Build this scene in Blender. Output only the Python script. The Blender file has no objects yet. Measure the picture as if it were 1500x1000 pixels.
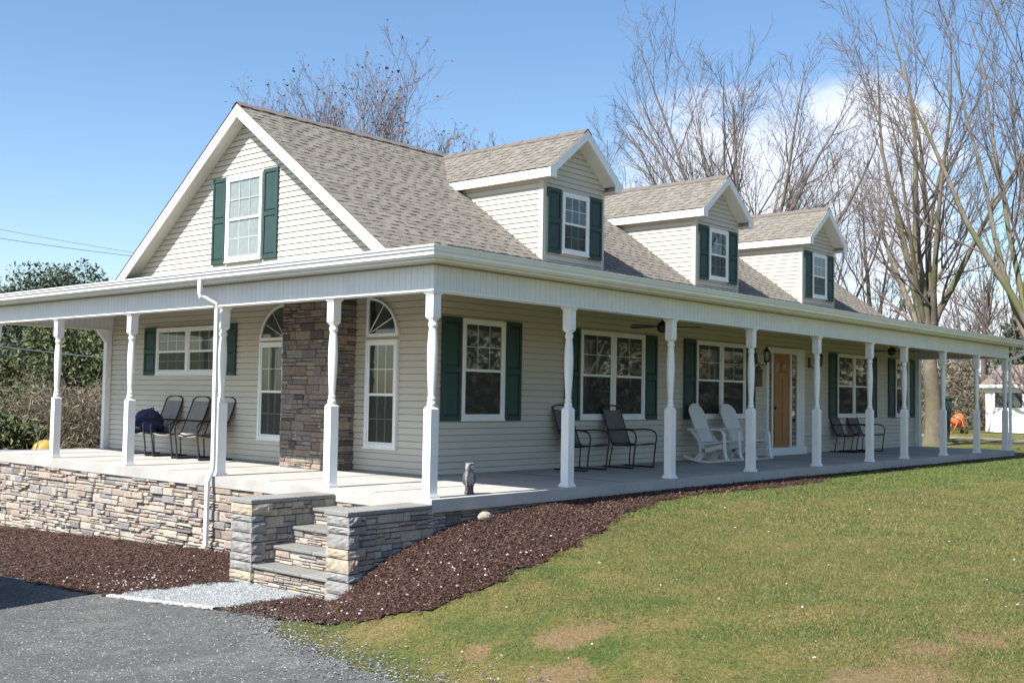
import bpy, math, random
import numpy as np
from mathutils import Matrix, Vector
random.seed(7)
NR = np.random.RandomState(11)
scene = bpy.context.scene
COL = scene.collection
R = math.radians

# ------------------------------------------------------------------ materials
def new_mat(name):
    m = bpy.data.materials.new(name); m.use_nodes = True
    nt = m.node_tree; nt.nodes.clear()
    out = nt.nodes.new('ShaderNodeOutputMaterial'); b = nt.nodes.new('ShaderNodeBsdfPrincipled')
    nt.links.new(b.outputs[0], out.inputs[0])
    return m, nt, b, out
def N(nt, t, **kw):
    n = nt.nodes.new(t)
    for k, v in kw.items():
        if k in n.inputs: n.inputs[k].default_value = v
        else: setattr(n, k, v)
    return n
def ramp(nt, fac, stops, interp='LINEAR'):
    r = nt.nodes.new('ShaderNodeValToRGB'); e = r.color_ramp.elements; r.color_ramp.interpolation = interp
    e[0].position, e[0].color = stops[0][0], (*stops[0][1], 1)
    e[1].position, e[1].color = stops[-1][0], (*stops[-1][1], 1)
    for p, c in stops[1:-1]:
        x = e.new(p); x.color = (*c, 1)
    nt.links.new(fac, r.inputs[0]); return r.outputs[0]
def mixc(nt, fac, a, b, mode='MIX'):
    m = nt.nodes.new('ShaderNodeMix'); m.data_type = 'RGBA'; m.blend_type = mode
    for i, v in ((0, fac), (6, a), (7, b)):
        if isinstance(v, (int, float)): m.inputs[i].default_value = v
        elif isinstance(v, tuple): m.inputs[i].default_value = (*v, 1)
        else: nt.links.new(v, m.inputs[i])
    return m.outputs[2]
def noise(nt, scale, detail=4, rough=.55, vec=None, dist=0):
    n = N(nt, 'ShaderNodeTexNoise', Scale=scale, Detail=detail, Roughness=rough, Distortion=dist)
    if vec is None:
        tc = nt.nodes.new('ShaderNodeTexCoord'); vec = tc.outputs['Object']
    nt.links.new(vec, n.inputs['Vector']); return n.outputs[0]
def bump(nt, b, h, strength=.3, dist=.01):
    bp = N(nt, 'ShaderNodeBump', Strength=strength, Distance=dist)
    nt.links.new(h, bp.inputs['Height']); nt.links.new(bp.outputs[0], b.inputs['Normal'])
def simple(name, col, rough=.5, var=.06, scale=6, bs=0, bscale=60, metal=0, spec=.5):
    m, nt, b, o = new_mat(name)
    c1 = tuple(max(0, v*(1-var)) for v in col); c2 = tuple(min(1, v*(1+var)) for v in col)
    nt.links.new(ramp(nt, noise(nt, scale), [(.3, c1), (.7, c2)]), b.inputs['Base Color'])
    b.inputs['Roughness'].default_value = rough; b.inputs['Metallic'].default_value = metal
    b.inputs['Specular IOR Level'].default_value = spec
    if bs: bump(nt, b, noise(nt, bscale), bs)
    return m
def island(name, stops, rough=.85, bs=.5, bscale=40, bdist=.01, mul=.25, nscale=25):
    m, nt, b, o = new_mat(name)
    g = nt.nodes.new('ShaderNodeNewGeometry')
    c = ramp(nt, g.outputs['Random Per Island'], stops)
    n = noise(nt, nscale, 5, .6)
    c = mixc(nt, mul*2, c, ramp(nt, n, [(.3, (.45, .45, .45)), (.7, (1, 1, 1))]), 'MULTIPLY')
    nt.links.new(c, b.inputs['Base Color']); b.inputs['Roughness'].default_value = rough
    if bs: bump(nt, b, noise(nt, bscale, 5), bs, bdist)
    return m
M = {}
M['white'] = simple('white_vinyl', (.76, .77, .76), .42, .045, 3.5, .05, 40)
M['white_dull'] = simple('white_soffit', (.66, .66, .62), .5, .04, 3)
M['siding'] = island('beige_siding', [(0, (.52, .488, .418)), (.5, (.54, .507, .432)), (1, (.555, .52, .443))], .55, 0, 50, .004, .05, 1.2)
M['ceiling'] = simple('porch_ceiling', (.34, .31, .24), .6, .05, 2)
M['shutter'] = simple('green_shutter', (.028, .066, .060), .6, .12, 5, 0, 60, .25)
M['dark_metal'] = simple('dark_metal', (.035, .033, .032), .4, .2, 8, 0, 60, .3)
M['bronze'] = simple('bronze', (.05, .045, .04), .35, .2, 8, 0, 60, .5)
M['sling'] = simple('sling_fabric', (.13, .12, .11), .75, .1, 12, .3, 300)
M['sling_grey'] = simple('grey_sling_fabric', (.26, .245, .23), .75, .1, 12, .3, 300)
M['resin'] = simple('white_resin', (.72, .72, .70), .4, .03, 5)
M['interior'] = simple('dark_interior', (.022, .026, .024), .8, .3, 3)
M['curtain'] = simple('curtain', (.36, .37, .36), .8, .12, 9)
M['navy'] = simple('navy_cloth', (.02, .028, .085), .85, .4, 14, .6, 50)
M['black_stone'] = simple('dark_statue', (.06, .06, .065), .7, .6, 35, .4, 60)
M['orange'] = simple('orange_paint', (.55, .12, .035), .45, .1, 5)
M['yellow'] = simple('yellow_paint', (.42, .28, .06), .5, .1, 5)
M['rubber'] = simple('rubber', (.02, .02, .02), .8, .2, 8)
M['blueblack'] = simple('dark_blue_paint', (.03, .045, .08), .35, .1, 5)
M['shed_white'] = simple('shed_siding', (.80, .80, .80), .5, .03, 3)
M['shed_roof'] = simple('shed_roof', (.17, .135, .12), .9, .15, 8, .3, 40)
M['grey_blue'] = simple('grey_wall', (.30, .36, .42), .8, .08, 3)
M['egret'] = simple('statue_grey', (.19, .19, .195), .75, .75, 30, .5, 70)
M['eye'] = simple('statue_white', (.75, .75, .72), .5, .05, 8)
M['tyre_grey'] = simple('rim_metal', (.45, .45, .46), .3, .05, 5, 0, 60, .8)

def bead_mat():
    m, nt, b, o = new_mat('beaded_panel')
    g = nt.nodes.new('ShaderNodeNewGeometry'); s = nt.nodes.new('ShaderNodeSeparateXYZ')
    nt.links.new(g.outputs['Position'], s.inputs[0])
    a = N(nt, 'ShaderNodeMath', operation='ADD'); nt.links.new(s.outputs[0], a.inputs[0]); nt.links.new(s.outputs[1], a.inputs[1])
    d = N(nt, 'ShaderNodeMath', operation='MULTIPLY'); nt.links.new(a.outputs[0], d.inputs[0]); d.inputs[1].default_value = 9.5
    f = N(nt, 'ShaderNodeMath', operation='FRACT'); nt.links.new(d.outputs[0], f.inputs[0])
    c = ramp(nt, f.outputs[0], [(0, (.40, .42, .44)), (.07, (.72, .73, .73)), (1, (.74, .75, .75))])  # groove shade drawn as a dark line in the colour
    c = mixc(nt, .25, c, ramp(nt, noise(nt, 3), [(.3, (.6, .6, .6)), (.7, (1, 1, 1))]), 'MULTIPLY')
    nt.links.new(c, b.inputs['Base Color']); b.inputs['Roughness'].default_value = .5
    h = ramp(nt, f.outputs[0], [(0, (0, 0, 0)), (.1, (1, 1, 1)), (1, (1, 1, 1))])
    bump(nt, b, h, .5, .01)
    return m
M['bead'] = bead_mat()

def concrete():
    m, nt, b, o = new_mat('porch_concrete')
    n1 = noise(nt, 1.3, 6, .65); n2 = noise(nt, 40, 5)
    c = ramp(nt, n1, [(.3, (.34, .33, .305)), (.55, (.42, .41, .385)), (.75, (.48, .465, .435))])
    c = mixc(nt, .5, c, ramp(nt, n2, [(.3, (.75, .75, .75)), (.7, (1, 1, 1))]), 'MULTIPLY')
    nt.links.new(c, b.inputs['Base Color']); b.inputs['Roughness'].default_value = .85
    bump(nt, b, n2, .25, .004)
    return m
M['concrete'] = concrete()
M['bluestone'] = island('bluestone', [(0, (.19, .185, .165)), (.5, (.24, .245, .235)), (1, (.29, .27, .225))], .8, .3, 30)
STONE = [(0, (.14, .125, .12)), (.12, (.26, .25, .24)), (.25, (.40, .34, .27)), (.38, (.30, .235, .20)), (.5, (.47, .41, .32)),
         (.62, (.38, .31, .27)), (.74, (.28, .28, .28)), (.86, (.52, .47, .38)), (1, (.41, .345, .30))]
M['stone'] = island('ledgestone', STONE, .9, .8, 30, .02, .3, 14)
STONE_SHADE = [tuple([q[0], (q[1][0]*1.12, q[1][1]*1.22, q[1][2]*1.27)]) for q in [(0, (.075, .06, .055)), (.12, (.17, .15, .15)), (.25, (.26, .19, .145)), (.38, (.18, .12, .095)), (.5, (.31, .23, .17)),
       (.62, (.22, .155, .13)), (.74, (.17, .165, .165)), (.86, (.33, .26, .19)), (1, (.25, .175, .15))]]  # same ledgestone, with the porch shade put into darker, browner tones
M['stone_shaded'] = island('shaded_ledgestone', STONE_SHADE, .9, .8, 30, .02, .3, 14)
M['quoin'] = simple('grey_quoin_stone', (.23, .225, .22), .9, .3, 9, .9, 26)
M['quoin_tan'] = simple('tan_quoin_stone', (.34, .29, .22), .9, .25, 9, .9, 26)
M['mortar'] = simple('dark_joint', (.07, .06, .05), .95, .3, 20)
M['shingle'] = island('asphalt_shingle', [(0, (.14, .128, .107)), (.3, (.168, .153, .129)), (.6, (.188, .172, .145)), (.85, (.205, .188, .158)), (1, (.155, .141, .119))], .95, .5, 160, .004, .18, 120)
M['ridge'] = simple('ridge_shingle', (.13, .115, .10), .95, .2, 30, .4, 120)

def glass_mat():
    m, nt, b, o = new_mat('window_glass')
    nt.nodes.remove(b)
    t = N(nt, 'ShaderNodeBsdfTransparent'); t.inputs[0].default_value = (.80, .84, .82, 1)
    g = N(nt, 'ShaderNodeBsdfGlossy', Roughness=.02); g.inputs[0].default_value = (.9, .93, .92, 1)
    ge = nt.nodes.new('ShaderNodeNewGeometry'); dt = N(nt, 'ShaderNodeVectorMath', operation='DOT_PRODUCT'); nt.links.new(ge.outputs['Normal'], dt.inputs[0]); nt.links.new(ge.outputs['Incoming'], dt.inputs[1])
    ab = N(nt, 'ShaderNodeMath', operation='ABSOLUTE'); nt.links.new(dt.outputs['Value'], ab.inputs[0])
    om = N(nt, 'ShaderNodeMath', operation='SUBTRACT'); om.inputs[0].default_value = 1; nt.links.new(ab.outputs[0], om.inputs[1])
    pw = N(nt, 'ShaderNodeMath', operation='POWER'); nt.links.new(om.outputs[0], pw.inputs[0]); pw.inputs[1].default_value = 5
    fr = N(nt, 'ShaderNodeMath', operation='MULTIPLY_ADD'); nt.links.new(pw.outputs[0], fr.inputs[0]); fr.inputs[1].default_value = .86; fr.inputs[2].default_value = .10
    bp = N(nt, 'ShaderNodeBump', Strength=.04, Distance=.02); nt.links.new(noise(nt, 2.2, 1), bp.inputs['Height'])
    nt.links.new(bp.outputs[0], g.inputs['Normal'])
    mx = N(nt, 'ShaderNodeMixShader'); nt.links.new(fr.outputs[0], mx.inputs[0]); nt.links.new(t.outputs[0], mx.inputs[1]); nt.links.new(g.outputs[0], mx.inputs[2])
    nt.links.new(mx.outputs[0], o.inputs[0]); return m
M['glass'] = glass_mat()
def screen_mat():
    m, nt, b, o = new_mat('insect_screen'); b.inputs['Base Color'].default_value = (.035, .037, .037, 1); b.inputs['Roughness'].default_value = .8
    t = N(nt, 'ShaderNodeBsdfTransparent'); mx = N(nt, 'ShaderNodeMixShader'); mx.inputs[0].default_value = .5
    nt.links.new(t.outputs[0], mx.inputs[1]); nt.links.new(b.outputs[0], mx.inputs[2]); nt.links.new(mx.outputs[0], o.inputs[0]); return m
M['screen'] = screen_mat()
def blind_mat(name, a, b_, freq=38):
    m, nt, b, o = new_mat(name)
    g = nt.nodes.new('ShaderNodeNewGeometry'); s = nt.nodes.new('ShaderNodeSeparateXYZ'); nt.links.new(g.outputs['Position'], s.inputs[0])
    d = N(nt, 'ShaderNodeMath', operation='MULTIPLY'); nt.links.new(s.outputs[2], d.inputs[0]); d.inputs[1].default_value = freq
    f = N(nt, 'ShaderNodeMath', operation='FRACT'); nt.links.new(d.outputs[0], f.inputs[0])
    nt.links.new(ramp(nt, f.outputs[0], [(0, b_), (.3, b_), (.45, a), (1, a)]), b.inputs['Base Color']); b.inputs['Roughness'].default_value = .7
    return m
M['blind'] = blind_mat('window_blind', (.065, .08, .068), (.028, .034, .029))
M['blind_dark'] = blind_mat('dark_blind', (.055, .068, .06), (.025, .03, .026))  # slats a little darker than the other blind

def wood_mat():
    m, nt, b, o = new_mat('oak_door')
    tc = nt.nodes.new('ShaderNodeTexCoord'); mp = N(nt, 'ShaderNodeMapping'); mp.inputs['Scale'].default_value = (14, 14, 1.2)
    nt.links.new(tc.outputs['Object'], mp.inputs[0])
    n = noise(nt, 3, 6, .6, mp.outputs[0], .6)
    nt.links.new(ramp(nt, n, [(.3, (.25, .095, .02)), (.7, (.42, .175, .042))]), b.inputs['Base Color']); b.inputs['Roughness'].default_value = .4
    return m
M['door'] = wood_mat()

def ground_mat(name, stops, nscale, fine, bs=.6, bscale=80, bdist=.02, stops2=None):
    m, nt, b, o = new_mat(name)
    g = nt.nodes.new('ShaderNodeNewGeometry').outputs['Position']
    n1 = noise(nt, nscale, 8, .7, g); n2 = noise(nt, fine, 6, .7, g)
    c = ramp(nt, n1, stops)
    if stops2: c = mixc(nt, ramp(nt, noise(nt, nscale*2.7, 6, .7, g), [(.5, (0, 0, 0)), (.62, (1, 1, 1))]), c, stops2)
    c = mixc(nt, .85, c, ramp(nt, n2, [(.3, (.42, .42, .42)), (.5, (.95, .95, .95)), (.7, (1.5, 1.5, 1.5))]), 'MULTIPLY')
    if name == 'thin_lawn':
        at_ = N(nt, 'ShaderNodeAttribute', attribute_name='soil'); ad = N(nt, 'ShaderNodeMath', operation='MULTIPLY_ADD'); nt.links.new(noise(nt, 7, 8, .8, g), ad.inputs[0]); ad.inputs[1].default_value = 1.35; nt.links.new(at_.outputs['Fac'], ad.inputs[2])
        c = mixc(nt, ramp(nt, ad.outputs[0], [(.80, (0, 0, 0)), (1.0, (1, 1, 1))]), c, ramp(nt, n2, [(.3, (.14, .098, .048)), (.7, (.25, .18, .092))]))
    nt.links.new(c, b.inputs['Base Color']); b.inputs['Roughness'].default_value = .95; b.inputs['Specular IOR Level'].default_value = .15
    bump(nt, b, noise(nt, bscale, 6, .7, g), bs, bdist)
    return m
M['lawn'] = ground_mat('thin_lawn', [(.33, (.195, .15, .062)), (.43, (.155, .138, .044)), (.53, (.112, .122, .033)), (.64, (.065, .10, .024))], 1.4, 26, .9, 45, .03)
M['drive'] = ground_mat('asphalt_drive', [(.3, (.095, .10, .098)), (.42, (.155, .16, .155)), (.5, (.12, .125, .122)), (.6, (.175, .176, .168)), (.72, (.215, .21, .192))], 1.3, 34, 1, 60, .03)
M['mulch_base'] = ground_mat('mulch_base', [(.3, (.034, .018, .013)), (.7, (.065, .035, .024))], 2.5, 50, .9, 60, .03)
M['gravel_base'] = ground_mat('gravel_base', [(.3, (.20, .21, .21)), (.7, (.32, .33, .33))], 3, 50, .9, 90, .015)
M['chips'] = island('mulch_chips', [(0, (.032, .015, .012)), (.5, (.072, .036, .028)), (.85, (.11, .060, .046)), (.96, (.15, .092, .062)), (1, (.26, .20, .15))], .9, 0, 40, .01, .1)
M['pebbles'] = island('pebbles', [(0, (.17, .19, .20)), (.5, (.24, .26, .27)), (.9, (.33, .345, .35)), (1, (.48, .48, .46))], .85, 0, 40, .01, .1)
M['pale_pebbles'] = island('pale_pebbles', [(0, (.25, .23, .21)), (.5, (.40, .38, .35)), (1, (.6, .58, .55))], .8, 0)
M['blades'] = island('grass_blades', [(0, (.042, .070, .015)), (.32, (.082, .105, .025)), (.58, (.132, .130, .038)), (.82, (.195, .158, .062)), (1, (.27, .215, .10))], .8, 0, 40, .01, .05)
M['blades_green'] = island('green_blades', [(0, (.038, .09, .016)), (.5, (.065, .13, .026)), (1, (.11, .15, .035))], .8, 0, 40, .01, .05)
M['lime'] = simple('white_edging', (.62, .60, .53), .9, .3, 20, .6, 60)
M['dirt'] = ground_mat('dirt_track', [(.3, (.20, .165, .12)), (.7, (.32, .28, .21))], .5, 20, .5, 30, .02)
M['bald'] = ground_mat('bare_soil', [(.3, (.22, .15, .08)), (.7, (.34, .25, .14))], 2.5, 30, .9, 60, .02)
def bark(name, a, b2, c3=None):
    m, nt, b, o = new_mat(name)
    g = nt.nodes.new('ShaderNodeNewGeometry').outputs['Position']
    c = ramp(nt, noise(nt, 1.3, 6, .7, g), [(.35, a), (.65, b2)])
    if c3: c = mixc(nt, ramp(nt, noise(nt, .7, 4, .6, g), [(.48, (0, 0, 0)), (.6, (1, 1, 1))]), c, c3)
    nt.links.new(c, b.inputs['Base Color']); b.inputs['Roughness'].default_value = .95
    bump(nt, b, noise(nt, 9, 5, .7, g), .6, .04); return m
M['bark'] = bark('grey_bark', (.12, .10, .08), (.22, .19, .16))
M['bark_pale'] = bark('pale_bark', (.13, .11, .08), (.22, .19, .14), (.12, .12, .07))
M['bark_moss'] = bark('mossy_bark', (.105, .09, .066), (.20, .17, .125), (.115, .118, .052))
M['twig'] = simple('grey_twigs', (.135, .108, .095), .95, .2, 1)
M['bud'] = simple('tree_buds', (.20, .09, .08), .9, .3, 3)
def leafm(name, stops): 
    m = island(name, stops, .75, 0, 40, .01, .1)
    return m
M['pine'] = leafm('pine_needles', [(0, (.025, .045, .025)), (.5, (.055, .08, .045)), (.85, (.085, .11, .065)), (1, (.13, .145, .10))])
M['cedar'] = leafm('cedar_leaves', [(0, (.04, .058, .02)), (.5, (.075, .097, .032)), (.85, (.125, .135, .05)), (1, (.18, .165, .075))])
M['brush'] = leafm('dry_brush', [(0, (.09, .07, .05)), (.4, (.17, .135, .10)), (.7, (.14, .14, .07)), (.9, (.24, .19, .14)), (1, (.34, .27, .19))])
M['farwood'] = leafm('far_wood', [(0, (.10, .095, .085)), (.5, (.16, .15, .135)), (1, (.23, .21, .19))])
M['fargreen'] = leafm('far_green', [(0, (.05, .07, .055)), (.6, (.09, .115, .08)), (1, (.14, .15, .11))])

# ------------------------------------------------------------------ mesh helper
class MB:
    def __init__(s): s.v = []; s.f = []; s.sm = []; s.T = None
    def av(s, p):
        s.v.append(tuple(s.T @ Vector(p)) if s.T is not None else tuple(p)); return len(s.v)-1
    def poly(s, pts, smooth=False):
        s.f.append([s.av(p) for p in pts]); s.sm.append(smooth)
    def box(s, a, b):
        x0, y0, z0 = a; x1, y1, z1 = b
        i = [s.av(p) for p in ((x0,y0,z0),(x1,y0,z0),(x1,y1,z0),(x0,y1,z0),(x0,y0,z1),(x1,y0,z1),(x1,y1,z1),(x0,y1,z1))]
        for q in ((0,3,2,1),(4,5,6,7),(0,1,5,4),(1,2,6,5),(2,3,7,6),(3,0,4,7)):
            s.f.append([i[k] for k in q]); s.sm.append(False)
        return s
    def cbox(s, a, b, c=.006):
        # box with chamfered vertical edges and top rim
        x0,y0,z0=a; x1,y1,z1=b
        def ring(z,o):
            X0,Y0,X1,Y1=x0+o,y0+o,x1-o,y1-o
            return [s.av(p) for p in ((X0+c,Y0,z),(X1-c,Y0,z),(X1,Y0+c,z),(X1,Y1-c,z),(X1-c,Y1,z),(X0+c,Y1,z),(X0,Y1-c,z),(X0,Y0+c,z))]
        r=[ring(z0,c),ring(z0+c,0),ring(z1-c,0),ring(z1,c)]
        for k in range(3):
            for j in range(8):
                s.f.append([r[k][j],r[k][(j+1)%8],r[k+1][(j+1)%8],r[k+1][j]]); s.sm.append(False)
        s.f.append(r[0][::-1]); s.sm.append(False); s.f.append(r[3]); s.sm.append(False)
        return s
    def prism(s, pts, d):
        # extrude polygon pts (3d) by vector d
        n = len(pts); d = Vector(d)
        a = [s.av(p) for p in pts]; b = [s.av(Vector(p)+d) for p in pts]
        s.f.append(a[::-1]); s.f.append(b); s.sm += [False, False]
        for k in range(n):
            s.f.append([a[k], a[(k+1) % n], b[(k+1) % n], b[k]]); s.sm.append(False)
        return s
    def tube(s, pts, r, n=8, cap=True):
        pts = [Vector(p) for p in pts]; m = len(pts)
        rs = r if isinstance(r, (list, tuple)) else [r]*m
        rings = []; up = None
        for k in range(m):
            t = (pts[min(k+1, m-1)]-pts[max(k-1, 0)])
            if t.length < 1e-9: t = Vector((0, 0, 1))
            t.normalize()
            if up is None: up = Vector((1, 0, 0)) if abs(t.x) < .8 else Vector((0, 1, 0))
            a = t.cross(up); a.normalize(); b = a.cross(t); up = b
            up = t.cross(a)*-1
            up = b
            rings.append([s.av(pts[k]+(a*math.cos(2*math.pi*j/n)+b*math.sin(2*math.pi*j/n))*rs[k]) for j in range(n)])
        for k in range(m-1):
            for j in range(n):
                s.f.append([rings[k][j], rings[k][(j+1) % n], rings[k+1][(j+1) % n], rings[k+1][j]]); s.sm.append(True)
        if cap:
            s.f.append(rings[0][::-1]); s.f.append(rings[-1]); s.sm += [False, False]
        return s
    def lathe(s, prof, n=20, c=(0, 0, 0), sx=1, sy=1):
        rings = [[s.av((c[0]+r*sx*math.cos(2*math.pi*j/n), c[1]+r*sy*math.sin(2*math.pi*j/n), c[2]+z)) for j in range(n)] for r, z in prof]
        for k in range(len(prof)-1):
            for j in range(n):
                s.f.append([rings[k][j], rings[k][(j+1) % n], rings[k+1][(j+1) % n], rings[k+1][j]]); s.sm.append(True)
        s.f.append(rings[0][::-1]); s.f.append(rings[-1]); s.sm += [False, False]
        return s
    def sphere(s, c, r, n=12, m=8, sc=(1, 1, 1)):
        prof = [(max(1e-4, math.sin(math.pi*k/m))*r, -math.cos(math.pi*k/m)*r*sc[2]) for k in range(m+1)]
        return s.lathe(prof, n, c, sc[0], sc[1])
    def build(s, name, m, parent=None, label=None):
        me = bpy.data.meshes.new(name); me.from_pydata(s.v, [], s.f); me.update()
        for p, k in zip(me.polygons, s.sm): p.use_smooth = k
        ml = m if isinstance(m, list) else [m]
        for q in ml: me.materials.append(M[q] if isinstance(q, str) else q)
        o = bpy.data.objects.new(name, me); COL.objects.link(o)
        if parent is not None: o.parent = parent
        if label: o['label'] = label
        return o
def npmesh(name, verts, nper, m, parent=None, smooth=False):
    """verts (K,nper,3): K separate polygons"""
    K = len(verts); me = bpy.data.meshes.new(name)
    me.vertices.add(K*nper); me.vertices.foreach_set('co', np.asarray(verts, np.float32).reshape(-1))
    me.loops.add(K*nper); me.loops.foreach_set('vertex_index', np.arange(K*nper, dtype=np.int32))
    me.polygons.add(K); me.polygons.foreach_set('loop_start', np.arange(0, K*nper, nper, dtype=np.int32))
    try: me.polygons.foreach_set('loop_total', np.full(K, nper, np.int32))
    except Exception: pass
    me.update(calc_edges=True); me.materials.append(M[m])
    o = bpy.data.objects.new(name, me); COL.objects.link(o)
    if parent is not None: o.parent = parent
    return o
def tag(o, label=None, cat=None, group=None, kind=None):
    if label: o['label'] = label
    if cat: o['category'] = cat
    if group: o['group'] = group
    if kind: o['kind'] = kind
    return o
def empty(name, loc=(0, 0, 0), rz=0):
    o = bpy.data.objects.new(name, None); o.location = loc; o.rotation_euler = (0, 0, rz); o.empty_display_size = .2
    COL.objects.link(o); return o
def copy_tree(o, parent=None):
    c = o.copy(); COL.objects.link(c); c.parent = parent
    for ch in list(o.children):
        copy_tree(ch, c)
    return c

# ------------------------------------------------------------------ camera
cam = bpy.data.cameras.new('camera'); co = bpy.data.objects.new('camera', cam); COL.objects.link(co)
cam.lens = 36*1575.96/1500; cam.sensor_width = 36; cam.clip_end = 3000; cam.clip_start = .1
rr = Vector((.6610343, -.75017158, .01662076)); uu = Vector((-.04931596, -.02133217, .99855539)); ff = Vector((.74873332, .66089904, .05109673))
mm = Matrix((rr, uu, -ff)).transposed().to_4x4(); mm.translation = (-8.94177, -9.14962, 1.20851)
co.matrix_world = mm; scene.camera = co

# ------------------------------------------------------------------ world + sun
EL = math.atan(1.17); SD = Vector((-1, .03, 0)).normalized()*math.cos(EL)+Vector((0, 0, math.sin(EL)))
w = bpy.data.worlds.new('World'); scene.world = w; w.use_nodes = True; nt = w.node_tree; nt.nodes.clear()
sky = nt.nodes.new('ShaderNodeTexSky'); sky.sky_type = 'NISHITA'; sky.sun_disc = False
sky.sun_elevation = EL; sky.sun_rotation = math.atan2(SD.x, SD.y); sky.air_density = 1.0; sky.dust_density = .9; sky.ozone_density = 1.6; sky.altitude = 100
bg = nt.nodes.new('ShaderNodeBackground'); bg.inputs[1].default_value = .10
wo = nt.nodes.new('ShaderNodeOutputWorld')
tc = nt.nodes.new('ShaderNodeTexCoord'); sp = nt.nodes.new('ShaderNodeSeparateXYZ'); nt.links.new(tc.outputs['Generated'], sp.inputs[0])
def mth(op, a, b=None, clamp=False):
    n = nt.nodes.new('ShaderNodeMath'); n.operation = op; n.use_clamp = clamp
    for i, v in enumerate((a, b)):
        if v is None: continue
        if isinstance(v, (int, float)): n.inputs[i].default_value = v
        else: nt.links.new(v, n.inputs[i])
    return n.outputs[0]
az = mth('ARCTAN2', sp.outputs[1], sp.outputs[0])
def smooth(v, a, b):
    n = nt.nodes.new('ShaderNodeMapRange'); n.interpolation_type = 'SMOOTHSTEP'; nt.links.new(v, n.inputs[0]); n.inputs[1].default_value = a; n.inputs[2].default_value = b; return n.outputs[0]
daz = mth('ABSOLUTE', mth('SUBTRACT', az, R(27)))
el = mth('ARCSINE', sp.outputs[2])
top = smooth(mth('ABSOLUTE', mth('SUBTRACT', el, R(10.5))), R(8), R(2.5))
maskc = mth('MULTIPLY', smooth(daz, R(15), R(4)), top)
low = mth('MULTIPLY', smooth(mth('ABSOLUTE', mth('SUBTRACT', az, R(15))), R(30), R(8)), smooth(el, R(10), R(2)))
maskc = mth('MAXIMUM', maskc, low)
mp = nt.nodes.new('ShaderNodeMapping'); mp.inputs['Scale'].default_value = (6, 6, 13); mp.inputs['Location'].default_value = (2.3, 1.1, .4); nt.links.new(tc.outputs['Generated'], mp.inputs[0])
nz = nt.nodes.new('ShaderNodeTexNoise'); nz.inputs['Scale'].default_value = 1.15; nz.inputs['Detail'].default_value = 9; nz.inputs['Roughness'].default_value = .56; nt.links.new(mp.outputs[0], nz.inputs[0])
cl = smooth(mth('ADD', nz.outputs[0], mth('MULTIPLY', maskc, .56)), .72, .98)
nz2 = nt.nodes.new('ShaderNodeTexNoise'); nz2.inputs['Scale'].default_value = 2.6; nz2.inputs['Detail'].default_value = 6; nt.links.new(mp.outputs[0], nz2.inputs[0])
cc = nt.nodes.new('ShaderNodeValToRGB'); nt.links.new(nz2.outputs[0], cc.inputs[0])
cc.color_ramp.elements[0].position = .35; cc.color_ramp.elements[0].color = (4.6, 5.0, 5.9, 1); cc.color_ramp.elements[1].position = .6; cc.color_ramp.elements[1].color = (5.9, 6.1, 6.6, 1)
mx = nt.nodes.new('ShaderNodeMix'); mx.data_type = 'RGBA'; nt.links.new(mth('MULTIPLY', cl, .84), mx.inputs[0]); hs = nt.nodes.new('ShaderNodeHueSaturation'); hs.inputs['Saturation'].default_value = 1.14; nt.links.new(sky.outputs[0], hs.inputs['Color']); nt.links.new(hs.outputs[0], mx.inputs[6]); nt.links.new(cc.outputs[0], mx.inputs[7])
nt.links.new(mx.outputs[2], bg.inputs[0]); nt.links.new(bg.outputs[0], wo.inputs[0])
sl = bpy.data.lights.new('sun', 'SUN'); sl.energy = 5.0; sl.angle = R(.5); sl.color = (1, .955, .89)
so = bpy.data.objects.new('sun', sl); COL.objects.link(so); so.rotation_euler = SD.to_track_quat('Z', 'Y').to_euler(); so.location = (-10, 0, 20)
scene.view_settings.view_transform = 'Standard'; scene.view_settings.look = 'None'; scene.view_settings.exposure = 1.0; scene.view_settings.gamma = 1

# ------------------------------------------------------------------ terrain
XE = [(-20, -6.5), (-9, -4.5), (-5, -3.75), (-3.17, -3.5), (-2.1, -3.2), (-1, -2.9), (-.15, -2.3), (.6, -2.3)]
XZ = [(-20, -6.5), (-9, -4.5), (-5, -3.6), (-2.7, -2.95), (-1.7, -2.6), (-.15, -1.55), (3, -1.5)]
def gz(x, y):
    x = np.asarray(x, float); y = np.asarray(y, float)
    zd = -1.05-.04*np.clip(y-4, 0, 8)-.012*np.clip(y-12, 0, 60)+.055*np.clip(-y, 0, 10)
    zl = -.16-.035*np.clip(-y-.15, 0, 8)-.004*np.clip(x-22, 0, 60)
    zl = zl-1.15*np.clip((y-11.9)/3, 0, 1)*np.clip((20-x)/8, 0, 1)-.01*np.clip(y-14, 0, 60)*np.clip((20-x)/8, 0, 1)
    xe = np.interp(y, [a for a, b in XZ], [b for a, b in XZ]); W = 1.15+.22*np.clip(-y, 0, 8)
    t = 1-np.exp(-np.clip(x-xe, 0, None)/W)
    g = np.maximum(np.clip((-y)/.14, 0, 1), np.clip((x-1)/1.0, 0, 1))
    return zd+(zl-zd)*t*g
def G(x, y): return float(gz(x, y))
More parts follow.
